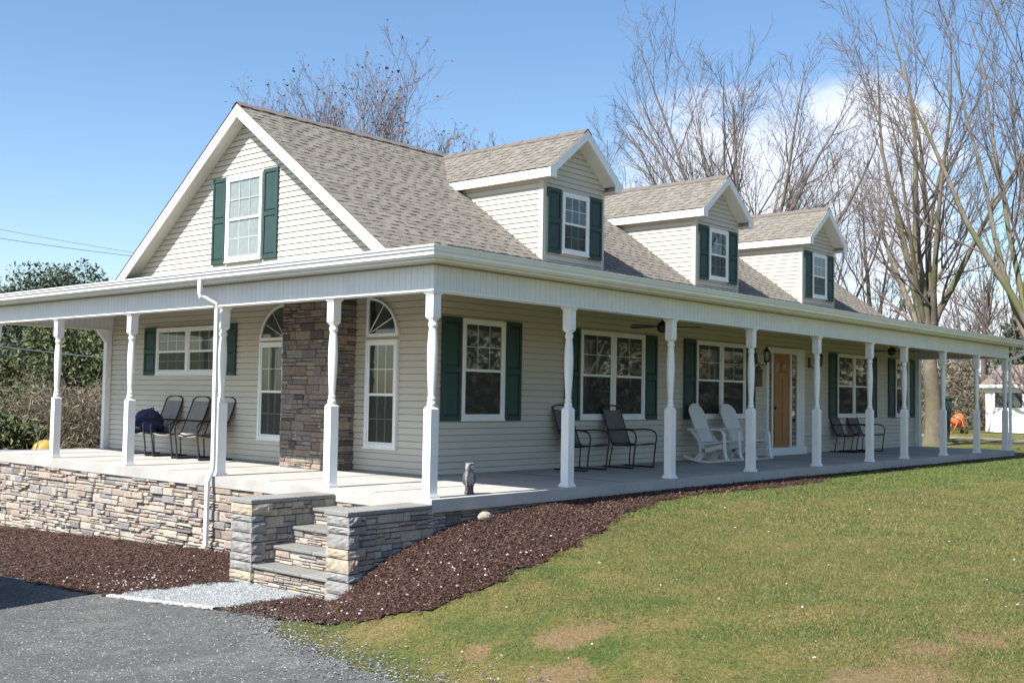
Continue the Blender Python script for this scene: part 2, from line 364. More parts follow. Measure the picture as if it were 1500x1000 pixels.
def sheet(name, xs, ys, mat, off=0., inside=None, amp=0., kind='structure'):
    X, Y = np.meshgrid(xs, ys, indexing='ij'); Z = gz(X, Y)+off
    if amp: Z = Z+NR.uniform(-amp, amp, Z.shape)
    nx, ny = X.shape; V = np.stack([X, Y, Z], -1).reshape(-1, 3)
    I = np.arange(nx*ny).reshape(nx, ny)
    F = np.stack([I[:-1, :-1], I[1:, :-1], I[1:, 1:], I[:-1, 1:]], -1).reshape(-1, 4)
    if inside is not None:
        c = V[F].mean(1); k = inside(c[:, 0], c[:, 1]); F = F[k]
        u, inv = np.unique(F, return_inverse=True); V = V[u]; F = inv.reshape(-1, 4)
    me = bpy.data.meshes.new(name); me.from_pydata(V.tolist(), [], F.tolist()); me.update()
    me.polygons.foreach_set('use_smooth', np.ones(len(F), bool)); me.materials.append(M[mat])
    o = bpy.data.objects.new(name, me); COL.objects.link(o); tag(o, kind=kind); return o
def inpoly(P):
    P = np.array(P, float)
    def f(x, y):
        x = np.asarray(x); y = np.asarray(y); c = np.zeros(x.shape, bool); n = len(P)
        for i in range(n):
            x0, y0 = P[i]; x1, y1 = P[(i+1) % n]
            if y0 == y1: continue
            k = ((y0 > y) != (y1 > y)) & (x < (x1-x0)*(y-y0)/(y1-y0)+x0)
            c ^= k
        return c
    return f
def wob(f, a=.05, s=3.):
    def g(x, y):
        return f(x+a*np.sin(s*3.1*y+1.3*x)+.5*a*np.sin(s*9.7*y+2+s*4*x)+.3*a*np.sin(31*y+17*x), y+a*np.sin(s*2.7*x+.4)+.5*a*np.sin(s*8.3*x+4*y)+.3*a*np.sin(37*x-11*y))
    return g
def grade(a, b, n, p=1.): return (a+(b-a)*np.linspace(0, 1, n)**p)
xs = np.concatenate([-grade(14, 900, 30, 2.5)[::-1], np.arange(-13.6, 5, .2), np.arange(5, 30, .8), grade(30, 1500, 40, 2.5)])
ys = np.concatenate([-grade(12, 900, 25, 2.5)[::-1], np.arange(-11.8, 3, .2), np.arange(3, 30, .8), grade(30, 1500, 40, 2.5)])
sheet('ground', xs, ys, 'lawn', -.01)
XEd = lambda y: np.interp(y, [a for a, b in XE], [b for a, b in XE])
left_edge = [(-2.44, .60), (-2.88, 2.0), (-3.0, 2.3), (-3.09, 3.21), (-3.12, 4.2), (-3.15, 7), (-3.2, 18)]
drive_f = lambda x, y: (x < np.where(y < .6, XEd(y), np.interp(y, [p[1] for p in left_edge], [p[0] for p in left_edge]))) & (x > -14) & (y < 18) & (y > -14)
sheet('driveway', np.arange(-14, -1.5, .06), np.arange(-14, 18, .06), 'drive', .006, wob(drive_f, .03))
P_mulR = [(-2.45, .61), (-2.36, -.23), (-2.2, -1.01), (-2.3, -1.77), (-2.05, -2.22), (-1.63, -2.33), (-.78, -2.27), (-.11, -2.14), (.87, -1.83), (2.19, -1.24), (3.53, -.85), (4.68, -.66), (5.87, -.72), (7.36, -.80), (8.9, -.72), (9.6, -.40), (10.5, -.25), (12.4, -.3), (12.9, -.45), (13.6, -.50), (14.2, -.3), (15.5, -.22), (17.1, -.25), (17.6, -.42), (18.2, -.40), (18.8, -.24), (21.5, -.22), (21.5, 0), (-.2, 0), (-1.33, .3), (-1.4, .50), (-1.77, .56), (-2.4, .64)]
P_mulL = [(-.15, 1.6), (-1.42, 1.6), (-1.51, 1.80), (-2.11, 1.93), (-2.49, 1.95), (-2.74, 1.96), (-2.89, 2.05), (-2.98, 2.28), (-3.09, 3.21), (-3.12, 4.2), (-3.15, 7), (-3.2, 13), (-.15, 13)]
P_grv = [(-2.72, 2.0), (-2.45, 1.99), (-2.09, 1.96), (-1.44, 1.82), (-1.25, 1.7), (-1.25, .2), (-1.35, .48), (-1.82, .54), (-2.41, .60), (-2.55, .62), (-2.86, 1.96)]
fR, fL, fG = wob(inpoly(P_mulR), .05), wob(inpoly(P_mulL), .035), wob(inpoly(P_grv), .04)
sheet('mulch_bank', np.arange(-2.8, 21.6, .05), np.arange(-2.6, .7, .05), 'mulch_base', .008, fR, .006)
sheet('mulch_bed', np.arange(-3.4, 0, .05), np.arange(1.5, 13.1, .05), 'mulch_base', .008, fL, .006)
sheet('gravel_pad', np.arange(-3, -1, .04), np.arange(0, 2.2, .04), 'gravel_base', .014, fG, .005)

def quads(f, bounds, n, lw, h0, tilt, name, mat, label, cat=None, dens=None):
    x0, y0, x1, y1 = bounds
    X = NR.uniform(x0, x1, n*4); Y = NR.uniform(y0, y1, n*4)
    k = f(X, Y); X, Y = X[k], Y[k]
    if dens is not None: k = NR.rand(len(X)) < dens(X, Y); X, Y = X[k], Y[k]
    X, Y = X[:n], Y[:n]; m = len(X)
    L = NR.uniform(lw[0], lw[1], m); Wd = L*NR.uniform(.15, .4, m); a = NR.uniform(0, 6.28, m); t = NR.normal(0, tilt, m); t2 = NR.normal(0, tilt, m)
    u = np.stack([np.cos(a)*np.cos(t), np.sin(a)*np.cos(t), np.sin(t)], -1); v = np.stack([-np.sin(a)*np.cos(t2), np.cos(a)*np.cos(t2), np.sin(t2)], -1)
    c = np.stack([X, Y, gz(X, Y)+h0+NR.uniform(0, .018, m)+np.abs(np.sin(t))*L*.5], -1)
    u = u*L[:, None]/2; v = v*Wd[:, None]/2
    o = npmesh(name, np.stack([c-u-v, c+u-v*.6, c+u*.9+v, c-u*.8+v*.8], 1), 4, mat); tag(o, label, cat, kind='stuff'); return o
fR2 = lambda x, y: wob(inpoly(P_mulR), .09, 5.)(x+NR.normal(0, .05, np.shape(x)), y+NR.normal(0, .05, np.shape(x)))
fL2 = lambda x, y: wob(inpoly(P_mulL), .05, 5.)(x+NR.normal(0, .03, np.shape(x)), y+NR.normal(0, .03, np.shape(x)))
quads(fR2, (-2.8, -2.6, 21.5, .6), 95000, (.010, .042), .010, .35, 'mulch_chips', 'chips', 'dark brown shredded bark mulch on the sloping bank before the porch', 'mulch', dens=lambda x, y: np.clip(1.1-(x-2)/14, .35, 1))
quads(fL2, (-3.4, 1.5, -.1, 13), 80000, (.010, .042), .010, .35, 'mulch_chips', 'chips', 'dark brown bark mulch in the bed below the long stone wall', 'mulch', dens=lambda x, y: np.clip(1.1-(y-3)/14, .4, 1))
# pebbles (irregular octahedra)
def pebbles(name, X, Y, rng, mat, label, cat, off=.01):
    m = len(X); r = NR.uniform(rng[0], rng[1], m)
    D = np.array([(1,0,0),(0,1,0),(-1,0,0),(0,-1,0),(0,0,.8),(0,0,-.6)], float)
    V = D[None]*NR.uniform(.65, 1.25, (m, 6, 1))*r[:, None, None]
    a = NR.uniform(0, 6.28, m); c, s = np.cos(a)[:, None], np.sin(a)[:, None]
    V = np.stack([V[..., 0]*c-V[..., 1]*s, V[..., 0]*s+V[..., 1]*c, V[..., 2]], -1)
    V += np.stack([X, Y, gz(X, Y)+off+r*.3], -1)[:, None]
    T = np.array([(0,1,4),(1,2,4),(2,3,4),(3,0,4),(1,0,5),(2,1,5),(3,2,5),(0,3,5)])
    F = (np.arange(m)[:, None, None]*6+T[None]).reshape(-1, 3)
    me = bpy.data.meshes.new(name); me.from_pydata(V.reshape(-1, 3).tolist(), [], F.tolist()); me.update(); me.materials.append(M[mat])
    o = bpy.data.objects.new(name, me); COL.objects.link(o); tag(o, label, cat, kind='stuff'); return o
def pick(f, b, n, dens=None):
    X = NR.uniform(b[0], b[2], n*6); Y = NR.uniform(b[1], b[3], n*6); k = f(X, Y)
    if dens is not None: k &= NR.rand(len(X)) < dens(X, Y)
    return X[k][:n], Y[k][:n]
pebbles('gravel_stones', *pick(fG, (-3, 0, -1, 2.2), 7000), (.007, .017), 'pebbles', 'pale grey crushed stone filling the pad before the steps', 'gravel')
a = pick(fR, (-2.6, -2.4, .5, .6), 70, lambda x, y: np.exp(-((x+1.6)**2+(y+1.3)**2)/1.0)+.05)
b = pick(fL, (-3.2, 1.5, -.3, 5), 120, lambda x, y: np.exp(-((x+2.3)**2+(y-2.4)**2)/.35)+.02)
pebbles('stray_pebbles', np.r_[a[0], b[0]], np.r_[a[1], b[1]], (.008, .02), 'pale_pebbles', 'small white pebbles strewn over the mulch near the steps', 'pebbles', .04)
lawn_f = lambda x, y: (x > XEd(y)+.05) & (y < -.2) & ~fR(x, y) & (x < 30)
clus = [(NR.uniform(-3, 4), NR.uniform(-6.5, -2)) for _ in range(9)]
def cd(x, y):
    d = np.full(np.shape(x), .035)
    for cx, cy in clus: d = d+.5*np.exp(-((x-cx)**2+(y-cy)**2)/.05)
    return d
pebbles('lawn_stones', *pick(lawn_f, (-4, -8, 9, -.3), 260, cd), (.007, .018), 'pale_pebbles', 'scattered small white stones lying in the thin lawn', 'stones', .02)
edge_f = lambda x, y: (np.abs(x-XEd(y)) < .7) & (y < .5)
M['drive_stones'] = island('drive_stones', [(0, (.045, .05, .052)), (.5, (.13, .135, .132)), (.93, (.23, .23, .22)), (1, (.38, .37, .34))], .9, 0, 40, .01, .05)
pebbles('drive_stones', *pick(lambda x, y: drive_f(x, y) & (y > -7), (-8.5, -7, -2.3, 5), 42000, lambda x, y: .35+.3*np.sin(2*x+y)*np.sin(1.7*y-x)+.3), (.006, .015), 'drive_stones', 'worn grey chippings bedded in the driveway surface', 'chippings', -.001)
pebbles('drive_edge_gravel', *pick(edge_f, (-6, -9, -2, .5), 6500, lambda x, y: np.exp(-np.abs(x-XEd(y)-.08)/.22)), (.005, .014), 'drive_stones', 'loose grey gravel along the ragged edge of the driveway', 'gravel', .012)
# white strip between drive and gravel
m = MB(); n = 40; pts = []
for k in range(n+1):
    t = k/n; x = -2.90+t*(.42); y = 2.02-t*1.40; wd = .032+.014*math.sin(k*1.7)+.009*math.sin(k*4.1)
    pts.append(((x-wd, y-wd*.3), (x+wd, y+wd*.3)))
for k in range(n):
    (a0, a1), (b0, b1) = pts[k], pts[k+1]
    h = .022+.004*math.sin(k*2.3); q = lambda p, d: (p[0], p[1], G(*p)+d)
    m.poly([q(a0, h), q(b0, h), q(b1, h), q(a1, h)]); m.poly([q(a0, -.02), q(b0, -.02), q(b0, h), q(a0, h)]); m.poly([q(a1, h), q(b1, h), q(b1, -.02), q(a1, -.02)])
tag(m.build('path_edging', 'lime'), kind='structure')
# bare soil patches
def blobs(L):
    def f(x, y):
        v = 0
        for cx, cy, r in L: v = v+np.exp(-((x-cx)**2+(y-cy)**2)/(r*r))
        return v+.22*np.sin(9*x+3*y)*np.sin(8*y-2*x)+.15*np.sin(25*x)*np.sin(23*y) > .62
    return f
SOIL = [(-2.3, -6.2, .2), (-1.9, -6.45, .3), (-1.3, -6.3, .22), (-.8, -6.5, .2), (-2.35, -3.9, .22), (-2.1, -4.05, .16), (-2.75, -3.4, .16), (-3.0, -4.4, .25), (-3.05, -5.2, .25), (-3.4, -4.9, .25)]
soil_f = blobs(SOIL)
_g = bpy.data.objects['ground'].data; _c = np.zeros(len(_g.vertices)*3); _g.vertices.foreach_get('co', _c); _c = _c.reshape(-1, 3)
_v = sum(np.exp(-((_c[:, 0]-cx)**2+(_c[:, 1]-cy)**2)/(r*r*.62)) for cx, cy, r in SOIL)
_at = _g.attributes.new('soil', 'FLOAT', 'POINT'); _at.data.foreach_set('value', _v.astype(np.float32))
# grass blades
def grass(n, bounds, hr, wd, f=lawn_f):
    x0, y0, x1, y1 = bounds
    X = NR.uniform(x0, x1, n); Y = NR.uniform(y0, y1, n); k = f(X, Y)
    dens = .5+.5*np.sin(1.3*X+.7*Y+1)*np.sin(1.9*Y-.6*X)+.3*np.sin(5*X+2*Y)*np.sin(4.3*Y)
    k &= (NR.rand(n) < np.clip(.45+.45*dens, .25, 1)) & (~soil_f(X, Y) | (NR.rand(n) < .45))
    X, Y = X[k], Y[k]; m = len(X); h = NR.uniform(*hr, m); a = NR.uniform(0, 6.28, m); ln = NR.normal(0, .55, (m, 2))
    Z = gz(X, Y)-.012; dx, dy = np.cos(a)*wd/2, np.sin(a)*wd/2
    v = np.stack([np.stack([X-dx, Y-dy, Z], -1), np.stack([X+dx, Y+dy, Z], -1), np.stack([X+ln[:, 0]*h, Y+ln[:, 1]*h, Z+h], -1)], 1)
    return v
lush_f = lambda x, y: lawn_f(x, y) & (y > -1.1-.16*np.clip(x-2, 0, 12)+.5*np.sin(x*1.7)+.3*np.sin(x*4.1+y*3))
tag(npmesh('lush_grass', grass(90000, (1, -4, 26, -.2), (.02, .045), .012, lush_f), 3, 'blades_green'), 'greener grass in the band close to the front of the porch', 'grass', kind='stuff')
V = np.concatenate([grass(330000, (-4.5, -8, 3, -.4), (.008, .026), .0045), grass(190000, (-2, -7, 9, -.2), (.010, .030), .007), grass(110000, (3, -6, 30, -.2), (.012, .034), .012)])
tag(npmesh('lawn_grass', V, 3, 'blades'), 'short patchy green and straw coloured grass across the lawn', 'grass', kind='stuff')
sheet('dirt_track', np.concatenate([np.arange(34, 60, .5)]), np.arange(-12, 30, .5), 'dirt', .012, wob(lambda x, y: np.abs(x-(36+.55*(y-5))-1.0) < 1.6, .3, .5))

# ------------------------------------------------------------------ shared generators
def siding(mb, o, ud, nd, ext, z0, z1, step=.102, dep=.023):
    """lap siding on plane through o; ud unit u dir, nd outward normal; ext(z)->(u0,u1) or None"""
    o, ud, nd = Vector(o), Vector(ud), Vector(nd); k0 = math.floor(z0/step); z = k0*step
    P = lambda u, zz, d: (o+ud*u+nd*d).xy[:]+(zz,)
    while z < z1-1e-4:
        a, b = max(z, z0), min(z+step, z1)
        if b-a > .004:
            ea, eb = ext(a+1e-4), ext(b-1e-4)
            if ea and eb and (ea[1]-ea[0] > .01 or eb[1]-eb[0] > .01):
                ofs = (math.sin(a*917.3)*.5+.5)*3.6; cuts = [ea[0]]+[q for q in [ofs+3.6*i_-3.6 for i_ in range(9)] if ea[0]+.3 < q < min(ea[1], eb[1])-.3]+[None]
                for ci in range(len(cuts)-1):
                    La, Ra = cuts[ci], (cuts[ci+1] if cuts[ci+1] is not None else ea[1]); Lb, Rb = (eb[0] if ci == 0 else La), (cuts[ci+1] if cuts[ci+1] is not None else eb[1]); dd_ = .0012*(ci % 2)
                    tt = (b-.014-a)/(b-a); i4 = [mb.av(P(La, a, dep+dd_)), mb.av(P(Ra, a, dep+dd_)), mb.av(P(Ra+(Rb-Ra)*tt, b-.014, .010+dd_)), mb.av(P(La+(Lb-La)*tt, b-.014, .010+dd_))]
                    mb.f.append(i4); mb.sm.append(False)
                gt = b-.014; ga = (b-.014-a)/(b-a); em = (ea[0]+(eb[0]-ea[0])*ga, ea[1]+(eb[1]-ea[1])*ga)
                mb.poly([P(em[0], gt, .010), P(em[1], gt, .010), P(em[1], gt, -.008), P(em[0], gt, -.008)])
                mb.poly([P(em[0], gt, -.008), P(em[1], gt, -.008), P(eb[1], b, -.008), P(eb[0], b, -.008)])
                mb.poly([P(ea[0], a, -.008), P(ea[1], a, -.008), P(ea[1], a, dep), P(ea[0], a, dep)])
        z += step
def shingles(mb, o, ud, vd, ext, L, course=.14, tab=.26, flip=1, seed=1, tabs=True):
    rnd = random.Random(seed); o, ud, vd = Vector(o), Vector(ud), Vector(vd); nd = ud.cross(vd).normalized()*flip
    P = lambda u, v, d: tuple(o+ud*u+vd*v+nd*d)
    v = 0.
    while v < L-.01:
        b = min(v+course, L); ea, eb = ext(v), ext(b)
        if ea and eb and ea[1]-ea[0] > .02:
            # strip broken in random pieces so that each has its own tone
            u = ea[0]; s = (eb[1]-eb[0])/(ea[1]-ea[0]); mp_ = lambda q: eb[0]+(q-ea[0])*s
            while u < ea[1]-1e-4:
                w_ = rnd.uniform(.5, 1.1)*tab*1.5; u2 = min(u+w_, ea[1])
                mb.poly([P(u, v, .007), P(u2, v, .007), P(mp_(u2), b, .002), P(mp_(u), b, .002)])
                mb.poly([P(u, v, -.001), P(u2, v, -.001), P(u2, v, .007), P(u, v, .007)]); u = u2
            if tabs:
                lo, hi = max(ea[0], eb[0]), min(ea[1], eb[1]); u = lo+rnd.uniform(0, .2)
                while u < hi-.1:
                    w_ = rnd.uniform(.10, .24); u2 = min(u+w_, hi); t = .009; vb = min(v+course*.98, L)
                    c = [P(u+.01, v-.004, .007), P(u2-.01, v-.004, .007), P(u2, vb, .003), P(u, vb, .003)]
                    d = [P(u+.01, v-.004, .007+t), P(u2-.01, v-.004, .007+t), P(u2, vb, .003+t*.5), P(u, vb, .003+t*.5)]
                    i = [mb.av(q) for q in c+d]
                    for q in ((4, 5, 6, 7), (0, 1, 5, 4), (0, 4, 7, 3), (1, 2, 6, 5)): mb.f.append([i[k] for k in q]); mb.sm.append(False)
                    u = u2+rnd.uniform(.07, .22)
        v += course
def ledge(mb, o, ud, nd, W, H, seed=1, zfun=None, dmin=.02, dmax=.055, wr=(.10, .42), band=(.09, .165)):
    """ledgestone veneer on rectangle W x H from o; zfun(u) optional lower limit"""
    rnd = random.Random(seed); o, ud, nd = Vector(o), Vector(ud), Vector(nd); up = Vector((0, 0, 1))
    def stone(u0, u1, z0, z1):
        if u1-u0 < .015 or z1-z0 < .012: return
        if zfun and z1 < zfun((u0+u1)/2): return
        d = rnd.uniform(dmin, dmax); g = .004; b = min(.012, (z1-z0)*.25)
        j = lambda: rnd.uniform(-.005, .005)
        B = [(u0+g, z0+g), (u1-g, z0+g), (u1-g, z1-g), (u0+g, z1-g)]
        F_ = [(u0+g+b*.6+j(), z0+g+b+j()), (u1-g-b*.6+j(), z0+g+b+j()), (u1-g-b*.6+j(), z1-g-b+j()), (u0+g+b*.6+j(), z1-g-b+j())]
        Md = [(x+rnd.uniform(-.003, .003), y+rnd.uniform(-.003, .003)) for x, y in B]
        i0 = [mb.av(o+ud*x+up*y) for x, y in B]; i1 = [mb.av(o+ud*x+up*y+nd*(d*.62)) for x, y in Md]; i2 = [mb.av(o+ud*x+up*y+nd*(d+rnd.uniform(-.005, .005))) for x, y in F_]
        for A_, B_ in ((i0, i1), (i1, i2)):
            for k in range(4): mb.f.append([A_[k], A_[(k+1) % 4], B_[(k+1) % 4], B_[k]]); mb.sm.append(False)
        mb.f.append(i2); mb.sm.append(False)
    z = 0.
    while z < H-.02:
        h = rnd.uniform(*band); 
        if H-z-h < .05: h = H-z
        u = -rnd.uniform(0, .1)
        while u < W:
            w_ = rnd.uniform(*wr)*rnd.uniform(.8, 1.3); a, b = max(0, u), min(W, u+w_)
            if W-b < .06: b = W
            t = rnd.random()
            if t < .36: stone(a, b, z, z+h)
            elif t < .86:
                q = z+h*rnd.uniform(.35, .65)
                for lo, hi in ((z, q), (q, z+h)):
                    if rnd.random() < .5 and b-a > .2:
                        c = a+(b-a)*rnd.uniform(.3, .7); stone(a, c, lo, hi); stone(c, b, lo, hi)
                    else: stone(a, b, lo, hi)
            else:
                q1, q2 = z+h*.34, z+h*.67; stone(a, b, z, q1); c = a+(b-a)*rnd.uniform(.35, .65); stone(a, c, q1, q2); stone(c, b, q1, q2); stone(a, b, q2, z+h)
            u = b if b < W else W+1
        z += h
    # dark joint backing
    mb2 = [o+nd*.006, o+ud*W+nd*.006, o+ud*W+up*H+nd*.006, o+up*H+nd*.006]
    return mb2

# ------------------------------------------------------------------ HOUSE
house = tag(empty('farmhouse'), 'beige sided one and a half storey farmhouse with wraparound white porch and three dormers', 'house')
XW, YW, XR, YB = 2.35, 2.40, 21.75, 12.0      # gable wall x, front wall y, right end, back
ZM = lambda y: 1.162+.7217*y                  # main roof front plane
YR = 7.23; ZR = ZM(YR)
# porch deck slab
s = MB()
s.box((-.14, -.18, -.15), (21.55, 12.15, 0))
deck = s.build('porch_deck', 'concrete', house)
s = MB()
jm = M['mortar']
for y in (0.95, 3.1, 5.65, 8.2, 10.7): MB().box((-.02, y-.010, .0005), (XW-.02, y+.010, .003)).build('expansion_joint', 'mortar', house)
for x in (3.9, 6.4, 8.9, 11.4, 13.6, 16.2, 18.8): MB().box((x-.010, -.02, .0005), (x+.010, YW-.02, .003)).build('expansion_joint', 'mortar', house)
# house walls
s = MB(); full = lambda a, b: (lambda z: (a, b))
siding(s, (XW, YW, 0), (1, 0, 0), (0, -1, 0), full(.05, XR-XW-.05), 0.02, 2.9)
siding(s, (XW, YW, 0), (0, 1, 0), (-1, 0, 0), full(.05, YB-YW-.05), 0.02, 3.36)
siding(s, (XR, YW, 0), (0, 1, 0), (1, 0, 0), full(.05, YB-YW-.05), 0.02, 3.3)
siding(s, (XW, YB, 0), (1, 0, 0), (0, 1, 0), full(.05, XR-XW-.05), 0.02, 3.3)
s.box((XW+.010, YW+.010, -1.3), (XR-.010, YB-.010, 3.35))
s.build('wall', 'siding', house)
s = MB()
for x, y in ((XW, YW), (XR, YW), (XW, YB), (XR, YB)):
    sx = -1 if x == XW else 1; sy = -1 if y == YW else 1
    s.box((min(x+sx*.022, x-sx*.09), min(y+sy*.022, y-sy*.0), .0), (max(x+sx*.022, x-sx*.09), max(y+sy*.022, y), 2.9))
    s.box((min(x+sx*.0222, x), min(y+sy*.0, y-sy*.09), .0), (max(x+sx*.0222, x), max(y+sy*.0, y-sy*.09), 2.9))
    s.build('corner_board', 'siding', house); s = MB()
# gable siding
s = MB(); gy0, gy1 = 3.22, 11.24
def gext(z):
    hlf = (ZR-.14-z)/.7217
    return (YR-hlf-YW, YR+hlf-YW) if hlf > .02 else None
siding(s, (XW, YW, 0), (0, 1, 0), (-1, 0, 0), gext, 3.42, ZR-.16)
s.prism([(XW+.010, 3.1, 3.3), (XW+.010, 11.36, 3.3), (XW+.010, YR, ZR-.15)], (.1, 0, 0))
s.build('gable_siding', 'siding', house); s = MB()
siding(s, (XR, YW, 0), (0, 1, 0), (1, 0, 0), gext, 3.35, ZR-.16)
s.prism([(XR-.010, 3.1, 3.3), (XR-.010, YR, ZR-.15), (XR-.010, 11.36, 3.3)], (-.1, 0, 0))
s.build('gable_siding', 'siding', house)
# main roof
RX0, RX1 = 2.05, 22.08
c = math.sqrt(1+.7217**2); vd = Vector((0, 1/c, .7217/c)); vb = Vector((0, -1/c, .7217/c))
roof = MB()
y0 = 3.0; L = (YR-y0)*c
roof.prism([(RX0, y0, ZM(y0)-.002), (RX0, YR, ZR-.002), (RX0, YR, ZR-.14), (RX0, y0, ZM(y0)-.14)], (RX1-RX0, 0, 0))
roof.prism([(RX0, YR, ZR-.002), (RX0, 2*YR-y0, ZM(y0)-.002), (RX0, 2*YR-y0, ZM(y0)-.14), (RX0, YR, ZR-.14)], (RX1-RX0, 0, 0))
shingles(roof, (RX0-.02, y0, ZM(y0)), (1, 0, 0), vd, full(0, RX1-RX0+.04), L, seed=3)
shingles(roof, (RX0-.02, 2*YR-y0, ZM(y0)), (1, 0, 0), vb, full(0, RX1-RX0+.04), L, flip=-1, seed=4, tabs=False)
mroof = roof.build('roof', 'shingle', house)
# ridge caps
s = MB(); x = RX0-.02; k = 0
while x < RX1:
    x2 = min(x+.24, RX1+.02); zt = ZR+.012+.010*(k % 2 == 0)
    for sg in (-1, 1):
        s.prism([(x, YR, zt+.022), (x, YR+sg*.14, zt+.022-.101), (x, YR+sg*.14, zt-.101+.006), (x, YR, zt+.006)], (x2-x+.02, 0, 0))
    x = x2; k += 1
s.build('ridge_cap', 'ridge', mroof)
# rakes (fascia boards) and rake soffits
def rake(mb, xf, xw, ya, yb, z_of, h=.24, t=.03):
    """fascia at x=xf following roof line; soffit back to xw"""
    sg = 1 if xw > xf else -1
    za, zb = z_of(ya), z_of(yb)
    mb.prism([(xf-sg*.006, ya, za-.012), (xf-sg*.006, yb, zb-.012), (xf-sg*.006, yb, zb-h), (xf-sg*.006, ya, za-h)], (sg*t, 0, 0))
s = MB(); sf = MB()
zf = lambda y: ZM(y) if y <= YR else ZM(2*YR-y)
for xf, xw in ((RX0, XW), (RX1, XR)):
    rake(s, xf, xw, 3.02, YR, zf); rake(s, xf, xw, YR, 2*YR-3.02, zf)
    for ya, yb in ((3.02, YR), (YR, 2*YR-3.02)):
        a, b = min(xf, xw)+.03, max(xf, xw)-.005
        if xf > xw: a, b = xw+.005, xf-.03
        sf.prism([(a, ya, zf(ya)-.15), (a, yb, zf(yb)-.15), (a, yb, zf(yb)-.17), (a, ya, zf(ya)-.17)], (b-a, 0, 0))
    s.build('rake_board', 'white', house); sf.build('rake_soffit', 'white_dull', house); s = MB(); sf = MB()
# porch roof skirt (front and gable side)
E0 = -.30; ZS = lambda d: 2.93+.205*(d-E0)
sk = MB(); cs = math.sqrt(1+.205**2)
Lf = (3.85-E0)*cs
def extf(v):
    d = v/cs
    return (d, 21.9-E0)
sk.T = None
shingles(sk, (E0, E0-.03, ZS(E0-.03)), (1, 0, 0), Vector((0, 1/cs, .205/cs)), extf, Lf, seed=8)
Ll = (2.62-E0)*cs
def extl(v):
    d = v/cs
    return (d, 12.45-E0)
shingles(sk, (E0-.03, E0, ZS(E0-.03)), (0, 1, 0), Vector((1/cs, 0, .205/cs)), extl, Ll, flip=-1, seed=9)
P3 = lambda x, y, d, o=0: (x, y, ZS(d)-.004-o)
for o_ in (0,):
    sk.poly([P3(E0, E0, E0), P3(21.9, E0, E0), P3(21.9, 3.85, 3.85), P3(3.85, 3.85, 3.85)])
    sk.poly([P3(E0, E0, E0), P3(3.85, 3.85, 3.85), (3.85, 12.45, ZS(3.85)-.004), P3(E0, 12.45, E0)])
sk.prism([(21.87, E0, ZS(E0)-.01), (21.87, 3.6, ZS(3.6)-.01), (21.87, 3.6, 2.76), (21.87, E0, 2.76)], (.03, 0, 0))
porch_roof = sk.build('porch_roof', 'shingle', house)
# ceiling and soffit
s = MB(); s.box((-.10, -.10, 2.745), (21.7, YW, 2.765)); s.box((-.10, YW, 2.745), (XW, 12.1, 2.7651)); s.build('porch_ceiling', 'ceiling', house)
s = MB(); s.box((E0, E0, 2.765), (21.87, -.10, 2.785)); s.box((E0, -.10, 2.765), (-.10, 12.4, 2.7851)); s.build('soffit', 'white_dull', house)
# fascia behind gutter
s = MB(); s.box((E0-.02, E0-.02, 2.765), (21.87, E0, 2.93)); s.box((E0-.0201, E0, 2.765), (E0, 12.4, 2.93)); s.build('fascia', 'white', house)
# beams
s = MB()
s.box((-.085, -.085, 2.462), (21.44, .085, 2.744)); s.box((-.0851, .085, 2.462), (.085, 12.05, 2.744))
s.box((21.27, .085, 2.462), (21.4401, YW, 2.744)); s.box((.085, 11.88, 2.462), (XW, 12.0501, 2.744))
s.build('porch_beam', 'bead', house)
s = MB()
s.box((-.10, -.10, 2.44), (21.455, .10, 2.462)); s.box((-.1001, .10, 2.44), (.10, 12.06, 2.462)); s.box((21.255, .10, 2.44), (21.4551, YW, 2.462)); s.box((.10, 11.87, 2.44), (XW, 12.0601, 2.462))
s.build('beam_trim', 'white', house)
# gutters: profile swept round the corner
prof = [(.0, 2.915), (.0, 2.795), (.055, 2.79), (.085, 2.815), (.085, 2.845), (.105, 2.868), (.112, 2.900), (.125, 2.905), (.125, 2.925), (.112, 2.925), (.108, 2.905), (.005, 2.905)]
s = MB(); path = [((-1, 0), (E0-.02, 12.4)), ((-1, -1), (E0-.02, E0-.02)), ((0, -1), (21.87, E0-.02))]
rg = [[s.av((p[0]+n_[0]*o_, p[1]+n_[1]*o_, z_)) for o_, z_ in prof] for n_, p in path]
for k in range(2):
    for j in range(len(prof)-1): s.f.append([rg[k][j], rg[k][j+1], rg[k+1][j+1], rg[k+1][j]]); s.sm.append(False)
s.f.append(rg[0][::-1]); s.f.append(rg[2]); s.sm += [False, False]
s.build('gutter', 'white', house)
